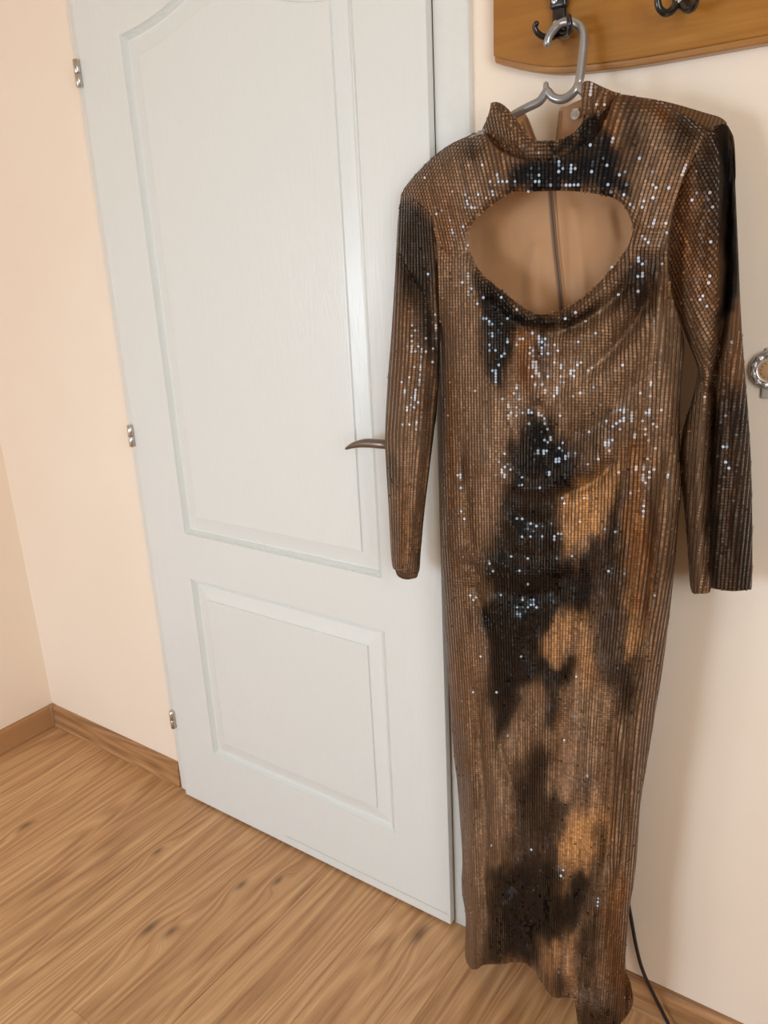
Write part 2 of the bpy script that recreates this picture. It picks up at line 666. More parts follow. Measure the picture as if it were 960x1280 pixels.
def arch_z(x):
    """double-S head of the upper panel"""
    h = np.minimum(np.asarray(x)-XPL, XPR-np.asarray(x))
    return ZSH+np.interp(np.clip(h, 0, 1), ARCH_X, ARCH_Z)


def panel_outline(d, n=40):
    """outline of the arched panel moved inwards by d, same point count for every d"""
    xs = np.linspace(XPR, XPL, 161)
    zs = arch_z(xs)
    zs = np.convolve(np.pad(zs, 6, mode='reflect', reflect_type='odd'), np.ones(13)/13, 'valid')
    tx, tz = np.gradient(xs), np.gradient(zs)
    ln = np.hypot(tx, tz)
    ox, oz = xs-tz/ln*d, zs+tx/ln*d
    o = np.argsort(ox)
    xi = np.linspace(XPR-d, XPL+d, n+1)
    zi = np.interp(xi, ox[o], oz[o])
    return [(XPL+d, ZUB+d), (XPR-d, ZUB+d)]+list(zip(xi, zi))


def arch_pts():
    return panel_outline(0)[2:]


upper_out = panel_outline(0)
lower_out = [(XPL, ZLB), (XPR, ZLB), (XPR, ZLT), (XPL, ZLT)]


def offset_poly(P, d):
    """inward offset of a counter-clockwise polygon with mitred corners"""
    P = np.asarray(P, float)
    n = len(P)
    out = []
    for i in range(n):
        a, b, c = P[i-1], P[i], P[(i+1) % n]
        e1 = (b-a)/(np.linalg.norm(b-a)+1e-12)
        e2 = (c-b)/(np.linalg.norm(c-b)+1e-12)
        n1 = np.array([-e1[1], e1[0]])
        n2 = np.array([-e2[1], e2[0]])
        m = n1+n2
        m /= np.linalg.norm(m)+1e-12
        out.append(b+m*d/max(0.35, float(m @ n1)))
    return np.array(out)


bm = bmesh.new()


def face(bm, pts, y=0.0):
    return bm.faces.new([bm.verts.new((p[0], y, p[1])) for p in pts])


# face of the leaf: stiles, rails, curved head rail
face(bm, [(0, Z0), (XPL, Z0), (XPL, LEAF_H), (0, LEAF_H)])
face(bm, [(XPR, Z0), (W, Z0), (W, LEAF_H), (XPR, LEAF_H)])
face(bm, [(XPL, Z0), (XPR, Z0), (XPR, ZLB), (XPL, ZLB)])
face(bm, [(XPL, ZLT), (XPR, ZLT), (XPR, ZUB), (XPL, ZUB)])
ar = arch_pts()
for p, q in zip(ar[:-1], ar[1:]):
    face(bm, [p, (p[0], LEAF_H), (q[0], LEAF_H), q])
# edges and rebated back of the leaf
E1, E2, RB = 0.0165, 0.044, 0.014
loop = [(0, Z0), (W, Z0), (W, LEAF_H), (0, LEAF_H)]
inn = [(RB, Z0), (W-RB, Z0), (W-RB, LEAF_H-RB), (RB, LEAF_H-RB)]
v0 = [bm.verts.new((p[0], 0, p[1])) for p in loop]
v1 = [bm.verts.new((p[0], E1, p[1])) for p in loop]
v2 = [bm.verts.new((p[0], E1, p[1])) for p in inn]
v3 = [bm.verts.new((p[0], E2, p[1])) for p in inn]
for A, B in ((v0, v1), (v1, v2), (v2, v3)):
    for k in range(4):
        bm.faces.new((A[k], A[(k+1) % 4], B[(k+1) % 4], B[k]))
bm.faces.new(v3)
bmesh.ops.remove_doubles(bm, verts=bm.verts, dist=1e-5)
door = structure(bm_obj('door_1', bm, M_DOOR))

PROF = [(0, 0), (0.0014, 0.0042), (0.0036, 0.0016), (0.0056, 0.0064), (0.0084, 0.0040), (0.0108, 0.0094), (0.0140, 0.0096),
        (0.0220, 0.0082), (0.0440, 0.0046), (0.0455, 0.0008), (0.0470, 0.0005)]
for nm, outl in (('door_panel', upper_out), ('door_panel', lower_out)):
    bm = bmesh.new()
    rings = []
    for d, y in PROF:
        P = panel_outline(d) if outl is upper_out else offset_poly(outl, d)
        rings.append([bm.verts.new((p[0], y, p[1])) for p in P])
    n = len(outl)
    for A, B in zip(rings[:-1], rings[1:]):
        for k in range(n):
            bm.faces.new((A[k], A[(k+1) % n], B[(k+1) % n], B[k]))
    c = bm.faces.new(rings[-1])
    bmesh.ops.triangulate(bm, faces=[c])
    o = bm_obj(nm, bm, M_DOOR, door)
    if outl is upper_out:
        o['label'] = 'tall upper door panel with a curved head'
    else:
        o['label'] = 'low rectangular lower door panel'

# thin scored line near the foot of the leaf
bm = bmesh.new()
add_box(bm, 0.36, W-0.004, -0.0006, 0.0002, 0.030, 0.0312)
bm_obj('foot_line', bm, mat_plain('yellowed_edge_line', srgb(196, 188, 160), 0.6), door)

for zc in (1.7225, 0.981, 0.236):
    bm = bmesh.new()
    hx, hy = -0.0045, -0.0045
    r = 0.0068
    add_disc(bm, (hx, hy, zc-0.0255), (0, 0, 1), r, 0, 20,
             [(r*0.7, 0), (r, 0.0015), (r, 0.0245), (r*0.93, 0.0250)])
    h = bm_obj('hinge', bm, M_NICKEL, door, True)
    bm = bmesh.new()
    add_disc(bm, (hx, hy, zc+0.0002), (0, 0, 1), r, 0, 20,
             [(r*0.93, 0), (r, 0.0006), (r, 0.0240), (r*0.7, 0.0255)])
    add_box(bm, hx, hx+0.004, hy+0.004, CASE_Y, zc+0.002, zc+0.020)
    kn = bm_obj('hinge_knuckle', bm, M_NICKEL, h, True)

# lever handle on a long plate
bm = bmesh.new()
hxc = W-0.062
add_box(bm, hxc-0.021, hxc+0.021, -0.008, 0.0, 0.897, 1.115, 0.0045, 3)
plate = bm_obj('door_handle', bm, M_BRONZE, door, True)
bm = bmesh.new()
add_tube(bm, [(hxc, -0.006, 1.037), (hxc, -0.025, 1.037), (hxc-0.002, -0.043, 1.038), (hxc-0.018, -0.052, 1.0392), (hxc-0.050, -0.052, 1.0378),
              (hxc-0.078, -0.051, 1.0315), (hxc-0.0965, -0.050, 1.0235)],
         [0.0085, 0.0085, 0.0085, 0.0082, 0.0080, 0.0055, 0.0020], 14, 7)
lev = bm_obj('lever', bm, M_BRONZE, plate, True)
bm = bmesh.new()
add_disc(bm, (hxc, -0.0078, 0.955), (0, -1, 0), 0.006, 0.0006, 16)
bm_obj('keyhole', bm, M_BLACK, plate)

# ------------------------------------------------------------------ coat rack with hooks
M_BOARD = mat_board()
rack = empty('coat_rack', (1.30, YB, 1.56), 'honey brown wooden coat rack board with curved lower edge and black hooks, above the dress', 'coat rack')
low = [(0.921, 1.596), (0.948, 1.586), (0.975, 1.5775), (1.009, 1.569), (1.043, 1.565), (1.087, 1.562), (1.14, 1.560), (1.25, 1.560)]
half = catmull(low, 5)
cx = 1.32
right = [(2*cx-p[0], p[1]) for p in half[::-1]]
lowc = [tuple(p) for p in half]+right[0:]
topc = [(p[0], 1.725+(1.596-p[1])*1.0) for p in lowc[::-1]]
outl = np.array(lowc+topc)
bm = bmesh.new()
n = len(outl)
rings = []
for d, y in ((0, YB), (0, 0.0135), (0.0012, 0.0112), (0.0045, 0.0100), (0.0075, 0.0098), (0.0080, 0.0068), (0.0095, 0.0060)):
    P = [(p[0], p[1]+(d if i < n//2 else -d)) for i, p in enumerate(outl)]
    rings.append([bm.verts.new((p[0], y, p[1])) for p in P])
for A, B in zip(rings[:-1], rings[1:]):
    for k in range(n):
        bm.faces.new((A[k], A[(k+1) % n], B[(k+1) % n], B[k]))
cf = bm.faces.new(rings[-1])
bf = bm.faces.new(rings[0])
bmesh.ops.triangulate(bm, faces=[cf, bf])
keep(bm_obj('board', bm, M_BOARD), rack)
BY = 0.0060


def pp(u, v, y):
    return tuple(at(u, v, y))


def coat_hook(label, stem, screws, prongs):
    bm = bmesh.new()
    (xc, zt, zb) = stem
    add_box(bm, xc-0.0095, xc+0.0095, BY-0.010, BY, zb, zt-0.052, 0.004, 3)
    add_box(bm, xc-0.0118, xc+0.0118, BY-0.013, BY, zt-0.055, zt, 0.004, 3)
    add_disc(bm, (xc+0.003, BY, zb+0.001), (0, -1, 0), 0.012, 0, 20, [(0.0115, 0), (0.0115, 0.008), (0.009, 0.013), (0.004, 0.016)])
    h = bm_obj('coat_hook', bm, M_BLACK, None, True)
    keep(h, rack)
    h['label'] = label
    for pts, rad in prongs:
        bm = bmesh.new()
        add_tube(bm, pts, rad, 12, 7)
        bm_obj('prong', bm, M_BLACK, h, True)
    for (sx, sy, sz) in screws:
        bm = bmesh.new()
        add_disc(bm, (sx, sy, sz), (0, -1, 0), 0.004, 0, 16, [(0.0042, -0.004), (0.0042, 0.0004), (0.0032, 0.0012), (0.0012, 0.0010)])
        bm_obj('screw', bm, M_SCREW, h, True)


s1 = at(697, 0, BY-0.01)
s1b = at(697, 38, BY-0.008)
coat_hook('black coat hook carrying the hanger', (s1[0]+0.001, s1[2]+0.045, s1b[2]),
          [pp(693, 0.5, BY-0.0125), pp(694.5, 29.5, BY-0.0095)],
          [([pp(698, 41, BY-0.006), pp(690, 46, -0.012), pp(679, 46, -0.022), pp(671, 40, -0.030), pp(668.5, 33, -0.033), pp(670.5, 29.5, -0.034)],
            [0.0052, 0.0046, 0.0040, 0.0038, 0.0036, 0.0036]),
           ([pp(701, 41, BY-0.006), pp(706, 44, -0.014), pp(711.5, 41, -0.030), pp(712.5, 33, -0.039), pp(711.5, 25, -0.041), pp(711, 20.5, -0.041)],
            [0.0058, 0.0052, 0.0044, 0.0040, 0.0036, 0.0034])])
s2 = at(848, 1, BY-0.01)
coat_hook('empty black coat hook with two curled prongs', (s2[0], s2[2]+0.095, s2[2]+0.002),
          [pp(848, 0, BY-0.020)],
          [([pp(850, -4, BY-0.008), pp(845, 6, -0.012), pp(838, 14.5, -0.020), pp(830.5, 16, -0.028), pp(824, 10, -0.034), pp(822, 0, -0.036), pp(823.5, -9, -0.036)],
            [0.0054, 0.0050, 0.0046, 0.0044, 0.0042, 0.0040, 0.0038]),
           ([pp(846, -4, BY-0.008), pp(853, 6, -0.012), pp(859.5, 12, -0.020), pp(866, 9.5, -0.028), pp(869.5, 1, -0.034), pp(870, -8, -0.036), pp(868, -14, -0.036)],
            [0.0054, 0.0050, 0.0046, 0.0044, 0.0042, 0.0040, 0.0038])])

# ------------------------------------------------------------------ clothes hanger
HY = -0.022
bm = bmesh.new()
hr = 0.0056
add_tube(bm, [pp(724.5, 100, -0.034), pp(719, 113, -0.037), pp(709, 122, -0.040), pp(699, 124.5, -0.042), pp(690, 121, -0.043), pp(684.5, 114, -0.043),
              pp(681.5, 117, -0.043), pp(674, 127, -0.044), pp(660, 134, -0.046), pp(645, 142, -0.048), pp(620, 158, -0.050), pp(580, 182, -0.050), pp(545, 212, -0.050)],
         [hr*0.9, hr, hr, hr, hr, hr*0.95, hr, hr, hr, hr, hr, hr, hr], 14, 6)
add_tube(bm, [pp(722, 107, -0.036), pp(740, 124, -0.040), pp(775, 134, -0.044), pp(820, 150, -0.048), pp(868, 176, -0.050)],
         [hr, hr, hr, hr, hr], 14, 6)
add_tube(bm, [pp(684.5, 116, -0.043), pp(682.5, 110, -0.043), pp(682.3, 105.5, -0.043)], [hr*0.95, hr*0.72, hr*0.62], 12, 5)
hanger = bm_obj('clothes_hanger', bm, M_SILVERP, None, True)
hanger['label'] = 'silver grey plastic clothes hanger hung on the left black coat hook, holding the dress'
hanger['category'] = 'hanger'
bm = bmesh.new()
add_tube(bm, [pp(684, 54, HY-0.003), pp(686, 46, HY-0.003), pp(692, 37, HY-0.002), pp(701, 29.5, HY), pp(711, 27, HY), pp(721, 29.5, HY), pp(727.5, 37, HY-0.001),
              pp(729.5, 50, HY-0.002), pp(728, 70, HY-0.005), pp(726, 90, HY-0.009), pp(724, 102, HY-0.012)],
         [hr*0.9, hr*0.95, hr, hr, hr, hr, hr, hr*1.05, hr*1.05, hr*1.05, hr], 14, 6)
keepo = bm_obj('hook', bm, M_SILVERP, hanger, True)

# ------------------------------------------------------------------ dress
def vnoise(x, y, seed=0):
    """smooth value noise in 0..1"""
    x = np.asarray(x, float)
    y = np.asarray(y, float)
    xi, yi = np.floor(x).astype(int), np.floor(y).astype(int)
    fx, fy = x-xi, y-yi
    fx, fy = fx*fx*(3-2*fx), fy*fy*(3-2*fy)

    def h(i, j):
        n = (i*374761393+j*668265263+seed*1442695041) & 0x7fffffff
        n = ((n ^ (n >> 13))*1274126177) & 0x7fffffff
        return ((n ^ (n >> 16)) & 0xffff)/65535.0
    return (h(xi, yi)*(1-fx)+h(xi+1, yi)*fx)*(1-fy)+(h(xi, yi+1)*(1-fx)+h(xi+1, yi+1)*fx)*fy


def seg_dist(pu, pv, poly, closed=False):
    """distance and nearest point of many points to a polyline"""
    P = np.asarray(poly, float)
    A = P if closed else P[:-1]
    B = np.roll(P, -1, axis=0) if closed else P[1:]
    best = np.full(pu.shape, 1e9)
    nu, nv, tt = np.zeros(pu.shape), np.zeros(pu.shape), np.zeros(pu.shape)
    for i, ((ax, ay), (bx, by)) in enumerate(zip(A, B)):
        dx, dy = bx-ax, by-ay
        L2 = dx*dx+dy*dy+1e-12
        t = np.clip(((pu-ax)*dx+(pv-ay)*dy)/L2, 0, 1)
        qx, qy = ax+t*dx, ay+t*dy
        d = (pu-qx)**2+(pv-qy)**2
        m = d < best
        best = np.where(m, d, best)
        nu, nv = np.where(m, qx, nu), np.where(m, qy, nv)
        tt = np.where(m, (i+t)/len(A), tt)
    return np.sqrt(best), nu, nv, tt


def inside(pu, pv, poly):
    P = np.asarray(poly, float)
    r = np.zeros(pu.shape, bool)
    j = len(P)-1
    for i in range(len(P)):
        xi, yi = P[i]
        xj, yj = P[j]
        if yi != yj:
            c = ((yi > pv) != (yj > pv)) & (pu < (xj-xi)*(pv-yi)/(yj-yi)+xi)
            r ^= c
        j = i
    return r


# --- the print of the cloth, with some fold and cuff shade painted in: (polygon, softness, colour, strength), laid in cloth order
C_BROWN, C_TAUPE, C_ORANGE = srgb(104, 71, 44), srgb(138, 110, 86), srgb(120, 73, 32)
C_DARK, C_MID, C_GOLD, C_GREY = srgb(11, 8, 8), srgb(50, 36, 27), srgb(170, 122, 76), srgb(88, 75, 66)


def q7(pts):
    return [(540+a/3.2, 760+b/3.2) for a, b in pts]


def q8(pts):
    return [(540+a/3.43, 1000+b/3.43) for a, b in pts]


def ell(cx, cy, rx, ry, n=14):
    return [(cx+rx*math.cos(2*math.pi*i/n), cy+ry*math.sin(2*math.pi*i/n)) for i in range(n)]


PRINT = [
    (ell(625, 560, 22, 90), 18, C_TAUPE, .6), (ell(580, 470, 26, 90), 16, C_TAUPE, .5), (ell(745, 480, 55, 55), 22, C_TAUPE, .6),
    (ell(830, 450, 22, 60), 14, C_TAUPE, .6), (ell(562, 560, 10, 90), 8, C_ORANGE, .55), (ell(795, 660, 20, 110), 14, C_ORANGE, .75),
    (ell(838, 640, 8, 90), 6, C_TAUPE, .5), (ell(565, 860, 14, 90), 10, C_ORANGE, .45), (ell(590, 1080, 16, 110), 10, C_TAUPE, .7),
    (ell(640, 900, 26, 50), 14, C_TAUPE, .6), (ell(735, 910, 26, 60), 14, C_TAUPE, .6), (ell(618, 1000, 22, 60), 14, C_TAUPE, .6),
    (ell(790, 950, 16, 110), 10, C_TAUPE, .4), (ell(775, 1170, 16, 80), 10, C_ORANGE, .6), (ell(705, 1000, 25, 40), 14, C_TAUPE, .4),
    # yoke and collar
    (ell(575, 225, 35, 45), 20, C_TAUPE, .35), (ell(815, 210, 22, 60), 14, C_TAUPE, .6), (ell(760, 150, 14, 40), 8, C_ORANGE, .6),
    (ell(555, 270, 18, 40), 12, C_ORANGE, .5), (ell(832, 135, 14, 22), 8, C_ORANGE, .5),
    ([(642, 201), (700, 197), (742, 172), (764, 172), (772, 205), (790, 235), (770, 246), (720, 239), (642, 241)], 7, C_DARK, 1.0),
    (ell(765, 205, 22, 28), 14, C_DARK, .6), (ell(790, 148, 10, 34), 8, C_DARK, .6), (ell(800, 190, 12, 26), 10, C_MID, .6),
    (ell(858, 160, 20, 24), 12, C_DARK, .85), (ell(850, 185, 12, 18), 10, C_DARK, .5), (ell(590, 190, 10, 17), 8, C_DARK, .7),
    (ell(700, 188, 52, 11), 8, C_MID, .6),
    ([(690, 180), (720, 163), (741, 142), (758, 134), (756, 158), (740, 178), (715, 190), (690, 195)], 6, C_DARK, 1.0),
    # bodice
    ([(597, 332), (625, 362), (660, 388), (700, 396), (742, 372), (745, 380), (706, 408), (668, 411), (652, 420), (640, 440), (634, 466), (628, 490), (617, 478),
      (607, 440), (601, 400), (598, 360)], 6, C_DARK, 1.0),
    (ell(662, 400, 30, 10), 7, C_DARK, .7), (ell(675, 440, 10, 26), 9, C_MID, .9), (ell(676, 420, 8, 14), 8, C_DARK, .6),
    (ell(657, 448, 12, 36), 9, C_ORANGE, .8),
    ([(768, 345), (790, 325), (826, 308), (826, 350), (815, 380), (796, 396), (780, 384)], 10, C_MID, .9), (ell(800, 345, 18, 24), 12, C_DARK, .5),
    (ell(745, 540, 26, 30), 16, C_MID, .5), (ell(714, 585, 30, 32), 16, C_MID, .75),
    # long dark cloud down the middle
    ([(668, 508), (688, 528), (704, 552), (716, 578), (718, 606), (704, 622), (702, 690), (722, 700), (742, 676), (770, 664), (772, 700), (764, 740), (745, 752),
      (728, 772), (700, 764), (690, 790), (676, 800), (640, 820), (610, 800), (606, 770), (610, 742), (606, 716), (606, 692), (620, 678), (626, 648), (630, 610),
      (636, 570), (650, 536)], 9, C_DARK, 1.0),
    (ell(655, 690, 22, 16), 14, C_MID, .5), (ell(668, 620, 26, 24), 14, C_MID, .45), (ell(652, 590, 12, 40), 10, C_DARK, .4),
    ([(740, 700), (765, 640), (776, 590), (784, 600), (778, 660), (778, 740), (772, 790), (750, 775)], 9, C_MID, .9), (ell(770, 640, 6, 60), 5, C_DARK, .5),  # narrow dark ellipse is the shade of a fold, painted into the print
    ([(705, 632), (720, 608), (745, 600), (772, 574), (771, 612), (764, 640), (745, 668), (732, 663), (713, 690), (704, 680)], 6, C_GOLD, .85),
    (ell(815, 640, 5, 60), 4, C_MID, .6), (ell(579, 590, 4, 22), 4, C_DARK, .6),  # second streak paints shade along a fold valley
    # below the hip
    (q7([(205, -40), (214, 120), (214, 350), (235, 430), (255, 505), (290, 500), (330, 440), (350, 370), (400, 310), (450, 295), (460, 430), (495, 430), (520, 340),
         (580, 300), (600, 220), (560, 165), (500, 215), (452, 195), (440, 120), (470, 60), (545, -10), (480, -60)]), 7, C_DARK, 1.0),
    (q7([(640, 0), (770, 0), (790, 170), (815, 190), (810, 300), (790, 400), (740, 430), (730, 300), (670, 270), (645, 200), (632, 90)]), 9, C_MID, .85),
    (q7([(730, 200), (815, 180), (810, 300), (780, 420), (730, 470), (735, 330)]), 9, C_DARK, .6),
    (q7([(690, 40), (760, 60), (750, 220), (680, 200)]), 12, C_GREY, .45),
    (q7([(455, 150), (470, 70), (530, 20), (558, 0), (535, 110), (512, 200), (480, 212)]), 5, C_GOLD, .6),
    (q7([(565, 60), (590, 0), (620, 80), (636, 200), (655, 290), (600, 300), (580, 200), (590, 140)]), 6, C_GOLD, .5),
    (q7([(780, 0), (830, 0), (832, 120), (815, 180), (785, 170)]), 5, C_GOLD, .5),
    (q7([(450, 330), (500, 300), (490, 430), (465, 440)]), 6, C_MID, .7),
    (q7([(440, 555), (385, 600), (350, 670), (322, 760), (312, 850), (300, 960), (330, 1090), (520, 1090), (535, 880), (545, 790), (470, 740), (445, 680), (462, 600)]), 8, C_MID, .9),
    (q7([(440, 555), (385, 600), (350, 670), (330, 740), (400, 760), (450, 690), (460, 600)]), 8, C_DARK, .7),
    (q7([(360, 760), (440, 740), (540, 800), (500, 940), (380, 900)]), 14, C_DARK, .35),
    (q7(ell(620, 690, 34, 62)), 9, C_GREY, .7), (q7(ell(170, 740, 10, 60)), 4, C_DARK, .6), (q7(ell(98, 760, 9, 90)), 4, C_DARK, .6), (q7(ell(150, 60, 11, 50)), 5, C_MID, .8),
    (q7([(560, 860), (620, 810), (690, 800), (700, 960), (520, 980), (525, 910)]), 8, C_GOLD, .65),
    (q8([(552, 160), (600, 80), (680, 60), (705, 150), (690, 250), (680, 310), (600, 318), (552, 345), (548, 270)]), 5, C_GOLD, .75),
    (q8([(260, 310), (320, 290), (450, 255), (543, 265), (552, 360), (620, 326), (682, 330), (690, 450), (640, 520), (600, 540), (560, 580), (500, 600), (460, 640),
         (450, 740), (400, 705), (380, 692), (280, 705), (222, 700), (240, 450), (250, 400)]), 8, C_DARK, 1.0),
    (q8([(690, 140), (738, 150), (740, 560), (720, 640), (700, 850), (640, 850), (625, 600), (690, 460)]), 9, C_MID, .85),
    (q8([(640, 560), (700, 560), (690, 660), (650, 650)]), 12, C_DARK, .6),
    (q8([(480, 640), (545, 600), (545, 700), (500, 760), (470, 735)]), 6, C_GOLD, .5), (q8(ell(603, 690, 14, 130)), 5, C_GOLD, .5),
    (q8(ell(560, 800, 22, 70)), 7, C_DARK, .8), (q8([(640, 810), (790, 830), (790, 880), (640, 890)]), 8, C_GREY, .7),
    (q8([(630, 890), (810, 900), (800, 1000), (630, 1000)]), 8, C_DARK, .85),
]
P_LSLEEVE = [
    (ell(512, 560, 12, 80), 10, C_TAUPE, .6),
    ([(496, 262), (520, 258), (541, 280), (546, 330), (544, 390), (549, 440), (547, 476), (536, 455), (522, 412), (509, 372), (494, 340), (494, 290)], 9, C_DARK, .9),
    (ell(515, 318, 9, 22), 8, C_MID, .7), (ell(540, 520, 9, 50), 8, C_MID, .7), (ell(493, 592, 7, 20), 7, C_DARK, .55), (ell(508, 640, 6, 50), 6, C_ORANGE, .4),
    (ell(526, 680, 6, 40), 5, C_MID, .6), (ell(509, 723, 18, 4), 2, C_DARK, 1.0)]  # last ellipse paints the shade inside the cuff opening
P_RSLEEVE = [
    (ell(860, 300, 22, 70), 16, C_ORANGE, .6), (ell(885, 330, 10, 60), 8, C_ORANGE, .5), (ell(875, 640, 8, 90), 6, C_TAUPE, .5), (ell(865, 400, 16, 50), 10, C_TAUPE, .3),
    ([(886, 160), (910, 160), (908, 250), (896, 300), (876, 230), (870, 200)], 10, C_DARK, .85), (ell(880, 300, 10, 36), 10, C_MID, .6),
    ([(904, 160), (922, 200), (926, 370), (914, 400), (904, 400), (898, 450), (892, 480), (898, 440), (904, 330)], 5, C_DARK, 1.0),
    (ell(924, 440, 8, 50), 6, C_ORANGE, .5), ([(889, 500), (940, 500), (944, 745), (888, 745)], 9, C_MID, .9), (ell(932, 518, 12, 30), 9, C_DARK, .75),
    (ell(893, 690, 8, 60), 6, C_DARK, .7), (ell(930, 690, 14, 50), 10, C_DARK, .5), (ell(898, 570, 7, 60), 5, C_DARK, .5)]


def print_color(u, v, extra=()):
    wu = u+9*(vnoise(u/16, v/22, 3)-.5)+5*(vnoise(u/5, v/14, 4)-.5)
    wv = v+22*(vnoise(u/12, v/26, 5)-.5)+10*(vnoise(u/4, v/12, 6)-.5)
    n = vnoise(u/14, v/60, 1)*.6+vnoise(u/5, v/30, 2)*.4
    c = np.array(C_BROWN)[None]*(1-n[:, None])+np.array(C_TAUPE)[None]*n[:, None]*.8+np.array(C_BROWN)[None]*n[:, None]*.2
    for poly, soft, colr, st in (PRINT if extra == () else extra):
        pl = catmull(poly, 3, True)
        lo, hi = pl.min(0)-3*soft-30, pl.max(0)+3*soft+30
        m = (u > lo[0]) & (u < hi[0]) & (v > lo[1]) & (v < hi[1])
        if not m.any():
            continue
        d, _, _, _ = seg_dist(wu[m], wv[m], pl, True)
        d = np.where(inside(wu[m], wv[m], pl), d, -d)
        w = st/(1+np.exp(-d/(soft*.45)))
        c[m] = c[m]*(1-w[:, None])+np.array(colr)[None]*w[:, None]
    return c


# --- outlines, in the frame of the photograph
HOLE = catmull([(641, 240), (614, 257), (592, 277), (584.5, 297), (588.5, 317), (600, 339), (618, 356), (641, 374.5), (660, 388), (674, 393.5), (690, 391), (712, 383),
                (736, 366), (757, 344), (777, 320), (788, 299), (790.5, 282), (783, 262), (773, 251), (755, 244), (722, 239.5), (695, 238.5), (663, 239.5)], 5, True)
BODY = catmull([(604, 164), (580, 172), (560, 182), (540, 197), (522, 215), (510, 229), (504, 241), (520, 251), (538, 267), (543.5, 290), (546.5, 318), (548, 345), (549, 390),
                (550, 440), (552, 500), (552, 560), (552.5, 620), (553, 700), (556, 760), (560, 840), (566, 930), (572, 985), (576, 1040), (578, 1075), (577, 1110),
                (582, 1145), (581.5, 1175), (582, 1198), (589, 1211), (597, 1211), (605, 1206), (628, 1205), (650, 1202.5), (664, 1209), (676, 1227), (689, 1245), (704, 1247),
                (717, 1248), (720, 1262), (724, 1284), (738, 1292), (760, 1290), (778, 1277), (791, 1255), (788, 1230), (782, 1212), (783, 1180), (786, 1140), (792, 1105),
                (796, 1070), (800, 1010), (806, 970), (812, 935), (819, 890), (826, 850), (833, 800), (839, 750), (844, 700), (848, 650), (852, 605), (850, 565),
                (850, 510), (853, 465), (855, 425), (843, 384), (835, 340), (834, 315), (836, 288), (845, 250), (858, 215), (872, 186), (884, 163), (862, 148),
                (841, 135), (820, 125), (797, 121), (776, 118), (767, 124), (757, 150), (739, 177), (702, 195), (663, 200), (632, 192), (614, 178)], 4, True)
LSL = catmull([(504, 239), (520, 250), (538, 266), (543.5, 290), (547, 330), (549, 390), (549.5, 440), (547, 500), (542, 545), (536.5, 590), (530.5, 640), (526, 690), (523, 717),
               (510, 716), (497, 713), (490.5, 708), (488, 680), (486, 640), (483, 590), (481.3, 545), (485, 470), (489, 420), (494, 340), (497, 280), (500, 254)], 4, True)
RSL = catmull([(884, 162), (896, 157), (906, 155), (913, 163), (917, 182), (920, 250), (923, 320), (926, 390), (930, 450), (934, 500), (938, 560), (940, 620), (940.5, 680),
               (940, 732), (935, 737), (915, 739), (893, 736), (888, 735), (886, 741), (875, 742), (864, 738.5), (860.5, 702), (857, 652), (851.5, 602), (850.5, 560), (856, 528),
               (865, 500), (871, 474), (871, 456), (857, 420), (845, 385), (836, 345), (834, 318), (836, 288), (845, 250), (858, 215), (872, 186)], 4, True)
COLLAR = catmull([(615, 128), (627, 131), (641, 144), (653, 160), (662, 172), (676, 176.5), (695, 175.5), (712, 169), (723, 160), (729, 149), (727.5, 136), (726.5, 122), (728, 105),
                  (736, 101), (752, 108), (767, 114.5), (776, 118), (769, 134), (758, 153), (740, 179), (720, 190), (702, 197), (665, 202), (640, 197), (622, 187), (607, 173),
                  (602.5, 163), (608, 150), (612, 138)], 4, True)

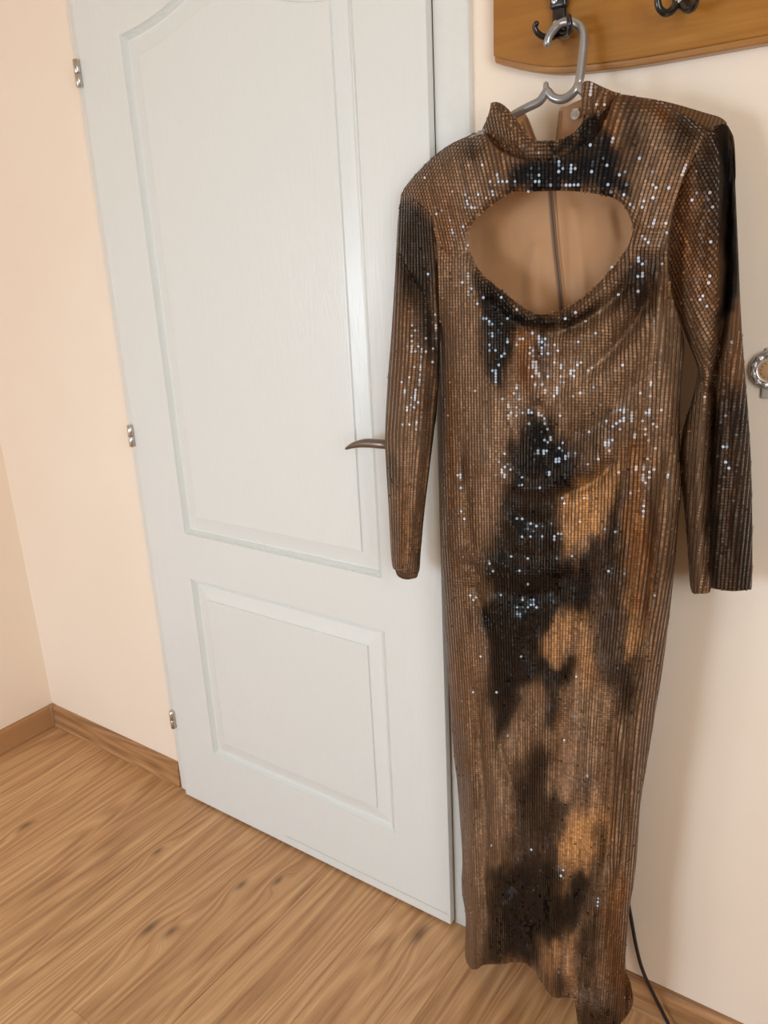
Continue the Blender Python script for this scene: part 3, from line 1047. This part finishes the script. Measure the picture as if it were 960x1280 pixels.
# --- depth of the cloth in front of the wall
TT = np.array([[80, 575, 790, -.028, .050], [165, 545, 892, -.031, .066], [230, 500, 918, -.034, .069], [300, 494, 923, -.036, .071], [360, 520, 882, -.038, .073],
               [430, 547, 856, -.040, .076], [560, 551, 851, -.044, .077], [700, 552, 846, -.048, .078], [900, 563, 821, -.052, .076], [1100, 577, 794, -.060, .074],
               [1215, 582, 788, -.064, .076], [1300, 600, 796, -.060, .070]])
FOLDS = [
    ([(862, 180), (846, 230), (838, 290), (836, 320)], .0065, 42), ([(640, 190), (632, 215), (625, 240)], .004, 22), ([(506, 236), (522, 246), (540, 268)], .003, 16),
    # polyline, height towards the viewer (m), half width (px)
    ([(668, 398), (700, 402), (735, 380), (765, 352)], .009, 9), ([(690, 416), (725, 405), (760, 382), (790, 352)], -.008, 8),
    ([(700, 436), (740, 420), (778, 390), (800, 350)], .007, 12), ([(735, 468), (775, 428), (797, 397), (812, 366)], -.011, 9),
    ([(700, 500), (745, 486), (785, 452), (812, 410)], .008, 15), ([(700, 548), (740, 536), (775, 505), (800, 470)], -.006, 14),
    ([(700, 622), (730, 608), (752, 595), (768, 574)], -.008, 8), ([(690, 600), (730, 588), (760, 560)], .006, 12),
    ([(600, 345), (626, 368), (660, 396), (690, 402)], .006, 8), ([(606, 372), (632, 396), (660, 412)], -.005, 9),
    ([(655, 425), (664, 470), (676, 506)], .006, 10), ([(672, 500), (684, 530), (694, 560)], -.006, 8), ([(650, 520), (664, 560), (670, 600)], .006, 9),
    ([(640, 410), (630, 450), (625, 490)], .004, 10), ([(612, 440), (622, 500), (640, 560)], .005, 12),
    ([(630, 600), (670, 612), (705, 604)], .005, 9), ([(640, 640), (680, 655), (700, 640)], -.004, 10), ([(690, 660), (700, 690), (690, 720)], .005, 10),
    ([(574, 545), (581, 605), (586, 655), (588, 686)], -.008, 7), ([(588, 688), (572, 700), (558, 716)], .007, 6), ([(588, 690), (602, 702), (616, 724)], .007, 6),
    ([(590, 700), (598, 718)], -.006, 6), ([(558, 726), (575, 727), (592, 722)], .007, 6), ([(592, 728), (600, 752), (608, 784)], -.009, 7), ([(575, 700), (590, 712)], -.004, 6),
    ([(618, 700), (650, 716), (690, 712), (720, 704)], .006, 9), ([(612, 735), (660, 745), (700, 735)], -.005, 10), ([(640, 690), (668, 698)], -.004, 7),
    ([(598, 880), (603, 950), (609, 1030), (606, 1095), (612, 1165)], -.008, 8), ([(590, 960), (592, 1060), (596, 1160)], .006, 9), ([(622, 925), (632, 955), (642, 985)], -.006, 6),
    ([(630, 1000), (640, 1080), (650, 1150)], .006, 14), ([(640, 1095), (654, 1140), (660, 1190)], -.006, 9), ([(626, 1120), (634, 1170), (632, 1200)], .009, 10),
    ([(700, 1080), (694, 1160), (700, 1240)], .008, 14), ([(728, 1090), (724, 1180), (722, 1250)], -.005, 10), ([(750, 1120), (752, 1200), (755, 1270)], .008, 12),
    ([(838, 560), (824, 640), (815, 720), (803, 820)], -.008, 6), ([(830, 430), (836, 520), (840, 560)], .004, 8), ([(822, 560), (806, 680), (800, 760)], .006, 8),
    ([(848, 600), (836, 690), (826, 770)], -.006, 5), ([(840, 640), (828, 740), (816, 820)], .005, 5), ([(785, 560), (776, 640), (770, 720)], -.006, 8),
    ([(806, 330), (818, 400), (812, 470), (800, 540)], -.005, 8), ([(822, 330), (826, 400), (824, 480)], .006, 7),
    ([(792, 830), (788, 930), (780, 1040), (768, 1120)], -.007, 6), ([(800, 840), (798, 930), (790, 1030)], .006, 6), ([(768, 900), (764, 1000), (758, 1090)], -.006, 7),
    ([(776, 900), (774, 1000), (766, 1090)], .006, 6), ([(742, 820), (744, 900), (738, 980)], .005, 12), ([(720, 760), (722, 840), (716, 900)], -.004, 10),
    ([(680, 880), (684, 960), (676, 1040)], .005, 14), ([(650, 760), (640, 820), (636, 880)], .005, 12), ([(575, 770), (580, 860), (586, 940)], .004, 9),
    ([(540, 268), (560, 322), (586, 313)], -.0022, 3), ([(788, 287), (812, 289), (833, 291)], -.0022, 3), ([(641, 202), (641, 240)], -.0018, 2.5),
]
LFOLDS = [([(536, 300), (540, 400), (538, 500), (526, 620), (518, 700)], -.006, 6), ([(505, 300), (503, 450), (500, 600), (503, 700)], .005, 7),
          ([(520, 280), (522, 380), (524, 480)], -.004, 7), ([(528, 560), (520, 640)], .004, 5), ([(500, 712), (523, 716)], .003, 4)]
RFOLDS = [([(913, 165), (909, 220), (907, 300), (905, 380), (899, 440), (893, 484), (890, 540), (887, 620), (887, 745)], -.022, 7),
          ([(885, 200), (888, 300), (884, 400), (878, 450)], .008, 14), ([(871, 465), (880, 478), (890, 490)], -.010, 6), ([(878, 500), (872, 580), (874, 660), (876, 740)], .006, 6),
          ([(866, 560), (868, 620), (866, 700)], -.003, 4), ([(919, 250), (922, 400), (924, 560), (922, 730)], .010, 10), ([(862, 330), (872, 390), (884, 440)], .004, 8),
          ([(848, 300), (842, 340), (848, 380)], -.004, 5)]


def smooth(a, b, x):
    t = np.clip((x-a)/(b-a), 0, 1)
    return t*t*(3-2*t)


def fold_sum(u, v, folds):
    y = np.zeros(u.shape)
    for pl, h, w in folds:
        P = np.asarray(pl, float)
        lo, hi = P.min(0)-3.2*w, P.max(0)+3.2*w
        m = (u > lo[0]) & (u < hi[0]) & (v > lo[1]) & (v < hi[1])
        if not m.any():
            continue
        d, _, _, t = seg_dist(u[m], v[m], catmull(pl, 4) if len(pl) > 2 else pl)
        y[m] -= 1.35*h*np.exp(-(d/w)**2)*np.clip(np.minimum(t, 1-t)*5+.25, 0, 1)
    return y


def extent(outline, v0, v1, step=2.0):
    """left and right limit of an outline, row by row"""
    rows = np.arange(v0, v1, step)
    P = np.asarray(outline)
    Q = np.roll(P, -1, axis=0)
    L, Rr = [], []
    for v in rows:
        m = (P[:, 1] > v) != (Q[:, 1] > v)
        x = P[m, 0]+(v-P[m, 1])/(Q[m, 1]-P[m, 1])*(Q[m, 0]-P[m, 0])
        L.append(x.min())
        Rr.append(x.max())
    return rows, np.array(L), np.array(Rr)


EV, EL, ER = extent(BODY, 420, 1206)
SHOULDER_L = [(604, 164), (580, 172), (560, 182), (540, 197), (522, 215), (510, 229), (504, 241), (499, 258)]
SHOULDER_R = [(776, 118), (797, 121), (820, 125), (841, 135), (862, 148), (884, 163), (896, 157), (906, 155), (913, 163), (917, 182)]


def torso_s(u, v):
    L, Rr = (np.interp(v, TT[:, 0], TT[:, k]) for k in (1, 2))
    k = smooth(330, 440, v)
    L = L*(1-k)+np.interp(v, EV, EL)*k
    Rr = Rr*(1-k)+np.interp(v, EV, ER)*k
    return np.clip(2*(u-L)/(Rr-L)-1, -1, 1)


def torso(u, v):
    ye, D = (np.interp(v, TT[:, 0], TT[:, k]) for k in (3, 4))
    s = torso_s(u, v)
    y = D*np.sqrt(np.maximum(0, 1-np.abs(s)**4.2))
    f = np.ones(u.shape)
    for pl, w in ((SHOULDER_L, 26.0), (SHOULDER_R, 22.0)):
        m = v < 300
        if m.any():
            d, _, _, _ = seg_dist(u[m], v[m], pl)
            q = np.clip(d/w, 0, 1)
            f[m] = np.minimum(f[m], np.sqrt(np.maximum(0, 1-(1-q)**2)))
    return ye-y*f


def d_body(u, v):
    rim = 1-np.abs(torso_s(u, v))**8
    y = torso(u, v)+fold_sum(u, v, FOLDS)*rim
    k = smooth(380, 520, v)*rim
    y += (vnoise(u/34, v/240, 21)-.5)*.014*k+(vnoise(u/15, v/120, 22)-.5)*.0035*k
    y += (vnoise(u/22, v/26, 23)-.5)*.005*smooth(480, 620, v)*rim+(vnoise(u/13, v/20, 24)-.5)*.0020
    # the neck opening edge rolls back a little
    d, _, _, _ = seg_dist(u, v, HOLE, True)
    y += .006*np.exp(-(d/4.0)**2)
    return y


def tube_y(u, v, tab, ext, p=2.4):
    ye, D = (np.interp(v, tab[:, 0], tab[:, k]) for k in (3, 4))
    L, Rr = np.interp(v, ext[0], ext[1]), np.interp(v, ext[0], ext[2])
    s = np.clip(2*(u-L)/(Rr-L)-1, -1, 1)
    return ye-D*np.sqrt(np.maximum(0, 1-np.abs(s)**p))


LT = np.array([[250, 498, 540, -.040, .030], [340, 493, 547, -.050, .036], [440, 488, 550, -.064, .038], [545, 481, 542, -.074, .036], [640, 486, 530, -.076, .030], [720, 490, 523, -.076, .026]])
RT = np.array([[150, 860, 918, -.034, .03], [250, 843, 921, -.038, .040], [345, 835, 925, -.038, .044], [420, 857, 929, -.036, .044], [500, 864, 935, -.034, .042], [560, 850, 939, -.034, .044],
               [650, 857, 941, -.034, .044], [745, 862, 941, -.034, .042]])

LX, RX = extent(LSL, 262, 716), extent(RSL, 186, 736)


def d_ls(u, v):
    k = smooth(275, 415, v)
    y = torso(u, v)*(1-k)+tube_y(u, v, LT, LX)*k
    return y+fold_sum(u, v, LFOLDS)+(vnoise(u/9, v/60, 31)-.5)*.006*smooth(260, 340, v)+(vnoise(u/7, v/10, 32)-.5)*.0015


def d_rs(u, v):
    k = smooth(170, 330, v)
    y = torso(u, v)*(1-k)+tube_y(u, v, RT, RX)*k
    return y+fold_sum(u, v, RFOLDS)+(vnoise(u/9, v/60, 41)-.5)*.005*smooth(200, 300, v)+(vnoise(u/7, v/10, 42)-.5)*.0015


def d_col(u, v):
    s = np.clip(2*(u-600)/(778-600)-1, -1, 1)
    y = -.030-.068*np.sqrt(np.maximum(0, 1-np.abs(s)**2.2))
    d, _, _, _ = seg_dist(u, v, [(615, 128), (641, 144), (662, 172), (695, 176), (723, 160), (729, 149)])
    y += -.004*np.exp(-((d-10)/8)**2)+.010*np.exp(-(d/4.5)**2)
    return y+fold_sum(u, v, [([(752, 112), (744, 135), (738, 152)], -.006, 5), ([(762, 116), (752, 140)], .004, 5), ([(640, 170), (660, 190), (690, 192)], .005, 8)])


# --- direction of the ribs: value constant along a rib (metres across)
def rib_body(u, v):
    X = at(u, v, -.10)[..., 0]
    s = np.interp(u, [500, 600, 660, 740, 800, 880], [.26, .20, .04, -.06, -.18, -.22])
    k = 1-smooth(296, 330, v)
    lean = -.10*smooth(560, 900, v)*np.interp(u, [560, 700, 850], [-.6, 0, 1.0])
    return X-(s*k*(v-310))*.00118-lean*(v-560)*.0009


def rib_ls(u, v):
    L = np.interp(v, LT[:, 0], LT[:, 1])
    Rr = np.interp(v, LT[:, 0], LT[:, 2])
    return (u-L)/(Rr-L)*.066


def rib_rs(u, v):
    k = 1-smooth(440, 490, v)
    m = np.interp(u, [898, 908], [1, 0])
    return at(u, v, -.06)[..., 0]-.46*k*m*(v-460)*.00105


def rib_col(u, v):
    return at(u, v, -.06)[..., 0]-np.interp(u, [600, 650, 700, 740, 780], [.25, .15, 0, -.1, -.2])*(v-160)*.0011


def sheet(name, outline, depth, rib, cell, parent, mats, prn=None, hole=None, thick=.0013):
    lo, hi = outline.min(0)-cell, outline.max(0)+cell
    gu, gv = np.arange(lo[0], hi[0]+cell, cell), np.arange(lo[1], hi[1]+cell, cell)
    U, V = np.meshgrid(gu, gv)
    nu, nv = len(gu), len(gv)
    cu, cv = (U[:-1, :-1]+cell/2).ravel(), (V[:-1, :-1]+cell/2).ravel()
    ok = inside(cu, cv, outline)
    if hole is not None:
        ok &= ~inside(cu, cv, hole)
    okg = ok.reshape(nv-1, nu-1)
    cnt = np.zeros((nv, nu), int)
    for a in (0, 1):
        for b in (0, 1):
            cnt[a:nv-1+a, b:nu-1+b] += okg
    Uf, Vf = U.ravel().copy(), V.ravel().copy()
    edge = (cnt.ravel() > 0) & (cnt.ravel() < 4)
    d, qu, qv, _ = seg_dist(Uf[edge], Vf[edge], outline, True)
    if hole is not None:
        d2, hu, hv, _ = seg_dist(Uf[edge], Vf[edge], hole, True)
        m = d2 < d
        qu, qv = np.where(m, hu, qu), np.where(m, hv, qv)
    Uf[edge], Vf[edge] = qu, qv
    used = cnt.ravel() > 0
    idx = np.full(nu*nv, -1)
    idx[used] = np.arange(used.sum())
    uu, vv = Uf[used], Vf[used]
    P = at(uu, vv, depth(uu, vv))
    jj, ii = np.nonzero(okg)
    q = np.stack([jj*nu+ii, (jj+1)*nu+ii, (jj+1)*nu+ii+1, jj*nu+ii+1], 1)
    Fc = idx[q]
    me = bpy.data.meshes.new(name)
    me.from_pydata(P.tolist(), [], Fc.tolist())
    for m_ in mats:
        me.materials.append(m_)
    me.polygons.foreach_set('use_smooth', [True]*len(me.polygons))
    if rib is not None:
        uvl = me.uv_layers.new(name='rib')
        li = np.zeros(len(me.loops), int)
        me.loops.foreach_get('vertex_index', li)
        rv = rib(uu, vv)
        uvl.data.foreach_set('uv', np.stack([rv[li], P[li, 2]], 1).astype(np.float32).ravel())
    if prn is not None:
        ca = me.color_attributes.new('print', 'FLOAT_COLOR', 'POINT')
        c = prn(uu, vv)
        ca.data.foreach_set('color', np.concatenate([c, np.ones((len(c), 1))], 1).astype(np.float32).ravel())
    o = bpy.data.objects.new(name, me)
    COL.objects.link(o)
    keep(o, parent)
    if thick:
        md = o.modifiers.new('thickness', 'SOLIDIFY')
        md.thickness = thick
        md.offset = -1
        md.use_rim = True
        if len(mats) > 1:
            md.material_offset = 1
    return o


def sequins(parent, outline, depth, rib, prn, hole=None, fill=1.0, vstep_px=None, tilt=3.5):
    """one small faceted disc after another along every rib: one countless layer of the cloth"""
    lo, hi = outline.min(0), outline.max(0)
    pts_u, pts_v, pts_k = [], [], []
    v = lo[1]
    gu = np.arange(lo[0]-6, hi[0]+7, 1.5)
    row = 0
    while v < hi[1]:
        y = depth(gu, np.full(gu.shape, v))
        P = at(gu, np.full(gu.shape, v), y)
        rv = rib(gu, np.full(gu.shape, v))
        rv = np.maximum.accumulate(rv+np.arange(len(rv))*1e-9)
        k0, k1 = math.ceil(rv[0]/RIB), math.floor(rv[-1]/RIB)
        ks = np.arange(k0, k1+1)
        uu = np.interp(ks*RIB, rv, gu)
        # vertical shift that differs from rib to rib
        ph = ((ks*0.618) % 1.0)
        pts_u.append(uu)
        pts_v.append(np.full(uu.shape, v))
        pts_k.append(ks)
        ppm = np.linalg.norm(at(np.array([uu.mean()]), np.array([v]), np.array([-.1]))-at(np.array([uu.mean()]), np.array([v+1.0]), np.array([-.1])))
        v += STEP/ppm
        row += 1
    u = np.concatenate(pts_u)
    v = np.concatenate(pts_v)
    kk = np.concatenate(pts_k)
    v = v+rng.uniform(-.25, .25, len(v))
    ok = inside(u, v, outline)
    if hole is not None:
        ok &= ~inside(u, v, hole)
    d, _, _, _ = seg_dist(u, v, outline, True)
    ok &= d > 1.0
    ok &= rng.random(len(u)) < fill
    u, v, kk = u[ok], v[ok], kk[ok]
    e = 2.0
    C = at(u, v, depth(u, v))
    du = at(u+e, v, depth(u+e, v))-at(u-e, v, depth(u-e, v))
    dv = at(u, v+e, depth(u, v+e))-at(u, v-e, depth(u, v-e))
    N = np.cross(du, dv)
    N /= np.linalg.norm(N, axis=1)[:, None]
    N *= np.sign((N*(CAM-C)).sum(1))[:, None]
    base = N.copy()
    lean = (vnoise(kk*3.7, v/45, 71)-.5)*.24
    N = N+np.array([0, 0, -.07])+lean[:, None]*np.array([1.0, 0, 0])+((vnoise(kk*1.3, v/30, 72)-.5)*.16)[:, None]*np.array([0, 0, 1.0])+rng.normal(0, math.radians(tilt), N.shape)
    big = rng.random(len(N)) < .08
    N[big] += rng.normal(0, math.radians(17), (big.sum(), 3))
    N /= np.linalg.norm(N, axis=1)[:, None]
    Tn = np.cross(N, [0, 0, 1.0])
    Tn /= np.linalg.norm(Tn, axis=1)[:, None]
    B = np.cross(N, Tn)
    rad = .00212*rng.uniform(.9, 1.08, len(N))
    C = C+base*.0019
    K = 6
    ang = np.arange(K)*2*math.pi/K+.3
    V = (C[:, None]+rad[:, None, None]*(np.cos(ang)[None, :, None]*Tn[:, None]+np.sin(ang)[None, :, None]*B[:, None])).reshape(-1, 3)
    Fc = np.arange(len(V)).reshape(-1, K)
    me = bpy.data.meshes.new('sequins')
    me.from_pydata(V.tolist(), [], Fc.tolist())
    me.materials.append(M_SEQ)
    ca = me.color_attributes.new('print', 'FLOAT_COLOR', 'POINT')
    tone = (.62+.95*vnoise(kk*2.3, v/26, 81))*rng.uniform(.72, 1.22, len(u))
    c = np.clip(prn(u, v)*1.12*tone[:, None], 0, 1)
    c = np.repeat(c, K, axis=0)
    ca.data.foreach_set('color', np.concatenate([c, np.ones((len(c), 1))], 1).astype(np.float32).ravel())
    o = bpy.data.objects.new('sequins', me)
    COL.objects.link(o)
    o['kind'] = 'stuff'
    o.parent = parent
    o.matrix_parent_inverse = parent.matrix_parent_inverse.copy()
    o.matrix_parent_inverse = Matrix.Identity(4)
    return o


M_FAB, M_SEQ, M_LIN = mat_fabric(), mat_sequin(), mat_lining()
dress = empty('dress', (1.045, -0.06, 0.04), 'long brown and black sequined dress with a chest cutout, hanging from the silver grey hanger', 'dress')

front = sheet('front_panel', BODY, d_body, rib_body, 2.4, dress, [M_FAB, M_LIN], print_color, HOLE)
sequins(front, BODY, d_body, rib_body, print_color, HOLE)
PL = lambda u, v: print_color(u, v, P_LSLEEVE)
PR = lambda u, v: print_color(u, v, P_RSLEEVE)
ls = sheet('sleeve', LSL, d_ls, rib_ls, 2.5, dress, [M_FAB, M_FAB], PL)
sequins(ls, LSL, d_ls, rib_ls, PL)
rs = sheet('sleeve', RSL, d_rs, rib_rs, 2.5, dress, [M_FAB, M_FAB], PR)
sequins(rs, RSL, d_rs, rib_rs, PR)
colr = sheet('collar', COLLAR, d_col, rib_col, 2.0, dress, [M_FAB, M_LIN], print_color)
sequins(colr, COLLAR, d_col, rib_col, print_color, fill=.9)

# backs of the sleeves: close each tube
LBK = catmull([(503, 246), (520, 254), (536, 270), (541, 290), (545, 330), (547, 400), (547.5, 440), (545, 500), (540, 545), (535, 590), (529, 640), (524.5, 690), (522, 719),
               (517, 723), (509, 724.5), (501, 722.5), (495, 716), (490, 690), (488, 640), (485, 590), (483.3, 545), (487, 470), (491, 420), (496, 340), (499, 280)], 4, True)
RBK = catmull([(890, 166), (905, 160), (911, 170), (915, 190), (918, 250), (921, 320), (924, 390), (928, 450), (932, 500), (936, 560), (938, 620), (938.5, 680),
               (938, 733), (915, 736), (893, 734), (884, 738), (866, 736), (862.5, 702), (859, 652), (853.5, 602), (853, 560), (859, 528),
               (868, 500), (873, 474), (873, 456), (860, 420), (849, 385), (840, 345), (838, 318), (840, 288), (849, 250), (862, 215)], 4, True)
b1_ = sheet('sleeve_back', LBK, lambda u, v: np.interp(v, LT[:, 0], LT[:, 3])+.001, rib_ls, 4.0, dress, [M_FAB, M_FAB], PL)
b2_ = sheet('sleeve_back', RBK, lambda u, v: np.interp(v, RT[:, 0], RT[:, 3])+.001, rib_rs, 4.0, dress, [M_FAB, M_FAB], PR)


# back of the dress, lined with tan jersey, seen through the cutout
def d_back(u, v):
    y = np.interp(v, TT[:, 0], TT[:, 3])+.004
    y = y+(vnoise(u/40, v/80, 51)-.5)*.006
    y += fold_sum(u, v, [([(716, 250), (722, 300), (730, 380)], .005, 8), ([(708, 240), (712, 310), (716, 390)], .003, 5), ([(672, 300), (664, 350), (668, 395)], .004, 9),
                         ([(755, 250), (765, 300), (752, 345)], .003, 12), ([(770, 262), (780, 300)], -.003, 8), ([(615, 270), (630, 330)], .003, 14)])
    return y


BACK = catmull([(606, 206), (570, 206), (530, 214), (514, 236), (524, 250), (542, 268), (548, 300), (551, 345), (553, 440), (556, 560), (557, 700), (564, 840), (570, 930),
                (579, 1040), (583, 1140), (588, 1190), (640, 1194), (690, 1206), (730, 1240), (775, 1240), (778, 1190), (780, 1140), (790, 1070), (806, 935), (820, 850),
                (835, 750), (844, 650), (846, 565), (847, 500), (850, 425), (838, 384), (831, 340), (830, 315), (832, 288), (842, 250), (858, 215), (868, 196), (850, 184),
                (820, 190), (770, 206), (690, 208)], 4, True)
back = sheet('back_panel', BACK, d_back, rib_body, 4.0, dress, [M_LIN, M_FAB], lambda u, v: print_color(u, v, ((ell(850, 140, 50, 20), 20, C_BROWN, .7),)))
# outer fabric turned over the right shoulder
SHO = catmull([(816, 124), (832, 127), (850, 131.5), (880, 140.5), (901, 147), (909, 156), (898, 159), (884, 164.5), (862, 150), (842, 138), (826, 129)], 4, True)
sh = sheet('shoulder_back', SHO, lambda u, v: np.interp(v, [117, 140, 165], [-.016, -.022, -.0325])+0*u, rib_body, 2.0, dress, [M_FAB, M_LIN], lambda u, v: print_color(u, v, ((ell(850, 140, 50, 22), 8, srgb(128, 94, 64), .9),)))
sh['label'] = 'matte brown back yoke showing over the shoulder'

# zipper: two tapes and the coil between them, along the middle of the back
ZP = [(686, 214), (688.5, 245), (691, 275), (694, 310), (698, 345), (702, 385), (704, 420), (706, 520)]
zroot = None


def ribbon(bm, pl, off, w, y0, th):
    P = catmull(pl, 6)
    A, B = [], []
    yy = d_back(P[:, 0], P[:, 1])
    for s, dst in ((off-w/2, A), (off+w/2, B)):
        for (uu, vv), y in zip(P, yy):
            dst.append((at(uu+s, vv, y-y0), at(uu+s, vv, y-y0-th)))
    f0 = [bm.verts.new(tuple(a[1])) for a in A]
    f1 = [bm.verts.new(tuple(b[1])) for b in B]
    g0 = [bm.verts.new(tuple(a[0])) for a in A]
    g1 = [bm.verts.new(tuple(b[0])) for b in B]
    for k in range(len(A)-1):
        bm.faces.new((f0[k], f1[k], f1[k+1], f0[k+1]))
        bm.faces.new((f0[k], f0[k+1], g0[k+1], g0[k]))
        bm.faces.new((f1[k], g1[k], g1[k+1], f1[k+1]))


bm = bmesh.new()
ribbon(bm, ZP, -2.1, 2.2, .0005, .0012)
ribbon(bm, ZP, 1.6, 2.2, .0005, .0012)
zip_ = bm_obj('zipper', bm, M_ZIP)
keep(zip_, dress)
zip_['label'] = 'closed brown zipper down the inside of the back'
bm = bmesh.new()
ribbon(bm, ZP, -.2, 1.6, .0005, .0022)
cz = bm_obj('zipper_coil', bm, mat_plain('dark_zipper_coil', srgb(84, 62, 46), 0.45, bump=(1200, 0.6)), zip_)
bm = bmesh.new()
ribbon(bm, ZP, 4.2, 1.3, .0005, .0020)
cz = bm_obj('piping', bm, M_LIN, zip_)

# open back edges of the collar, lining side out
CBL = catmull([(646, 140), (655, 141), (661, 150), (667, 166), (674, 184), (680, 204), (664, 206), (652, 184), (645, 160)], 4, True)
CBR = catmull([(699, 138), (708, 133), (718, 128), (729, 124), (737, 130), (738, 150), (733, 172), (720, 192), (706, 204), (692, 204), (695, 172)], 4, True)
for nm, ol in (('collar_back', CBL), ('collar_back', CBR)):
    o = sheet(nm, ol, lambda u, v: -.028+.0003*(u-690)*0+(vnoise(u/12, v/30, 61)-.5)*.006, rib_col, 2.0, dress, [M_LIN, M_FAB], lambda u, v: print_color(u, v, ((ell(690, 160, 90, 60), 8, C_BROWN, .5),)))
    o['label'] = 'tan lined back half of the collar beside the open zipper'
# edge binding of the two collar halves
bm = bmesh.new()
for pl in ([(658, 147), (664, 160), (672, 182), (677, 198)], [(654, 152), (660, 168), (667, 188)], [(700, 140), (698, 158), (695, 180), (693, 200)]):
    add_tube(bm, [pp(a, b, -.0315) for a, b in pl], [.0011]*len(pl), 8, 4)
keep(bm_obj('collar_binding', bm, M_ZIP, None, True), dress)
# small woven neck tag with a round silver emblem
bm = bmesh.new()
tagc = at(719, 143, -.0335)
add_disc(bm, tuple(tagc), (0.1, -1, 0.1), .006, 0, 18, [(.0062, -.0008), (.0062, .0004), (.0044, .0006), (.0042, .0002), (.0020, .0002), (.0018, .0007)])
for i in range(5):
    p = at(716.5+i*1.5, 137.6-i*.25, -.0335)
    add_box(bm, p[0]-.0006, p[0]+.0006, p[1]-.0006, p[1]+.0002, p[2]-.0014, p[2]+.0014)
tg = keep(bm_obj('neck_tag', bm, M_TAG), dress)
tg['label'] = 'small silver emblem printed inside the collar'

# ------------------------------------------------------------------ silver ornament at the right
oc = at(962.5, 462.5, 0.022)
oc[1] = 0.022
orn = empty('wall_ornament', tuple(oc), 'round embossed silver ornament with tan centre on pale grey plate, on wall at right edge', 'ornament')
bm = bmesh.new()
add_box(bm, oc[0]-.0088, oc[0]+.0088, .0245, YB, oc[2]-.0385, oc[2]+.0280, .0022, 2)
keep(bm_obj('back_plate', bm, M_GREYP, None, True), orn)
bm = bmesh.new()
add_disc(bm, (oc[0], .0245, oc[2]), (0, -1, 0), .02, 0, 40, [(.0245, 0), (.0255, .002), (.0245, .004), (.0225, .0035), (.021, .0055), (.0165, .0085), (.0150, .0090), (.0138, .0070), (.0130, .0060)])
ring = keep(bm_obj('ring', bm, M_SILVER, None, True), orn)
for i in range(11):
    a = 2*math.pi*i/11
    bm = bmesh.new()
    rr = .0192
    c = (oc[0]+rr*math.cos(a), .0245-.0066, oc[2]+rr*math.sin(a))
    t = (-math.sin(a), 0, math.cos(a))
    add_tube(bm, [(c[0]-t[0]*.0035, c[1], c[2]-t[2]*.0035), c, (c[0]+t[0]*.0035, c[1]-.0006, c[2]+t[2]*.0035)], [.0020, .0042, .0018], 8, 3)
    o = bm_obj('leaf', bm, M_SILVER, None, True)
    o.parent = ring
bm = bmesh.new()
add_disc(bm, (oc[0], .0195, oc[2]), (0, -1, 0), .0132, .0022, 32, [(.0134, 0), (.0134, .0012), (.0120, .0024), (.0030, .0030)])
med = keep(bm_obj('medallion', bm, M_TAN, None, True), orn)
for i in range(12):
    a = 2*math.pi*i/12
    bm = bmesh.new()
    add_disc(bm, (oc[0]+.0100*math.cos(a), .0170, oc[2]+.0100*math.sin(a)), (0, -1, 0), .001, .0008, 8)
    o = bm_obj('gilt_dot', bm, M_GOLD)
    o.parent = med

# ------------------------------------------------------------------ black cord behind the dress
bm = bmesh.new()
add_tube(bm, [tuple(at(770, 1000, .024)), tuple(at(779, 1090, .022)), tuple(at(788, 1143, .016)), tuple(at(795, 1182, .010)), tuple(at(803, 1212, .008)), tuple(at(817, 1243, .006)),
              tuple(at(836, 1281, .004)), (1.285, -0.015, .0048), (1.36, -.05, .0036), (1.50, -.06, .0034), (1.75, -.03, .0034), (2.1, -.05, .0034)],
         [.0032]*12, 12, 7)
cord = bm_obj('power_cord', bm, M_CORD, None, True)
cord['label'] = 'thin black power cord running down the wall from behind the dress'
cord['category'] = 'cord'
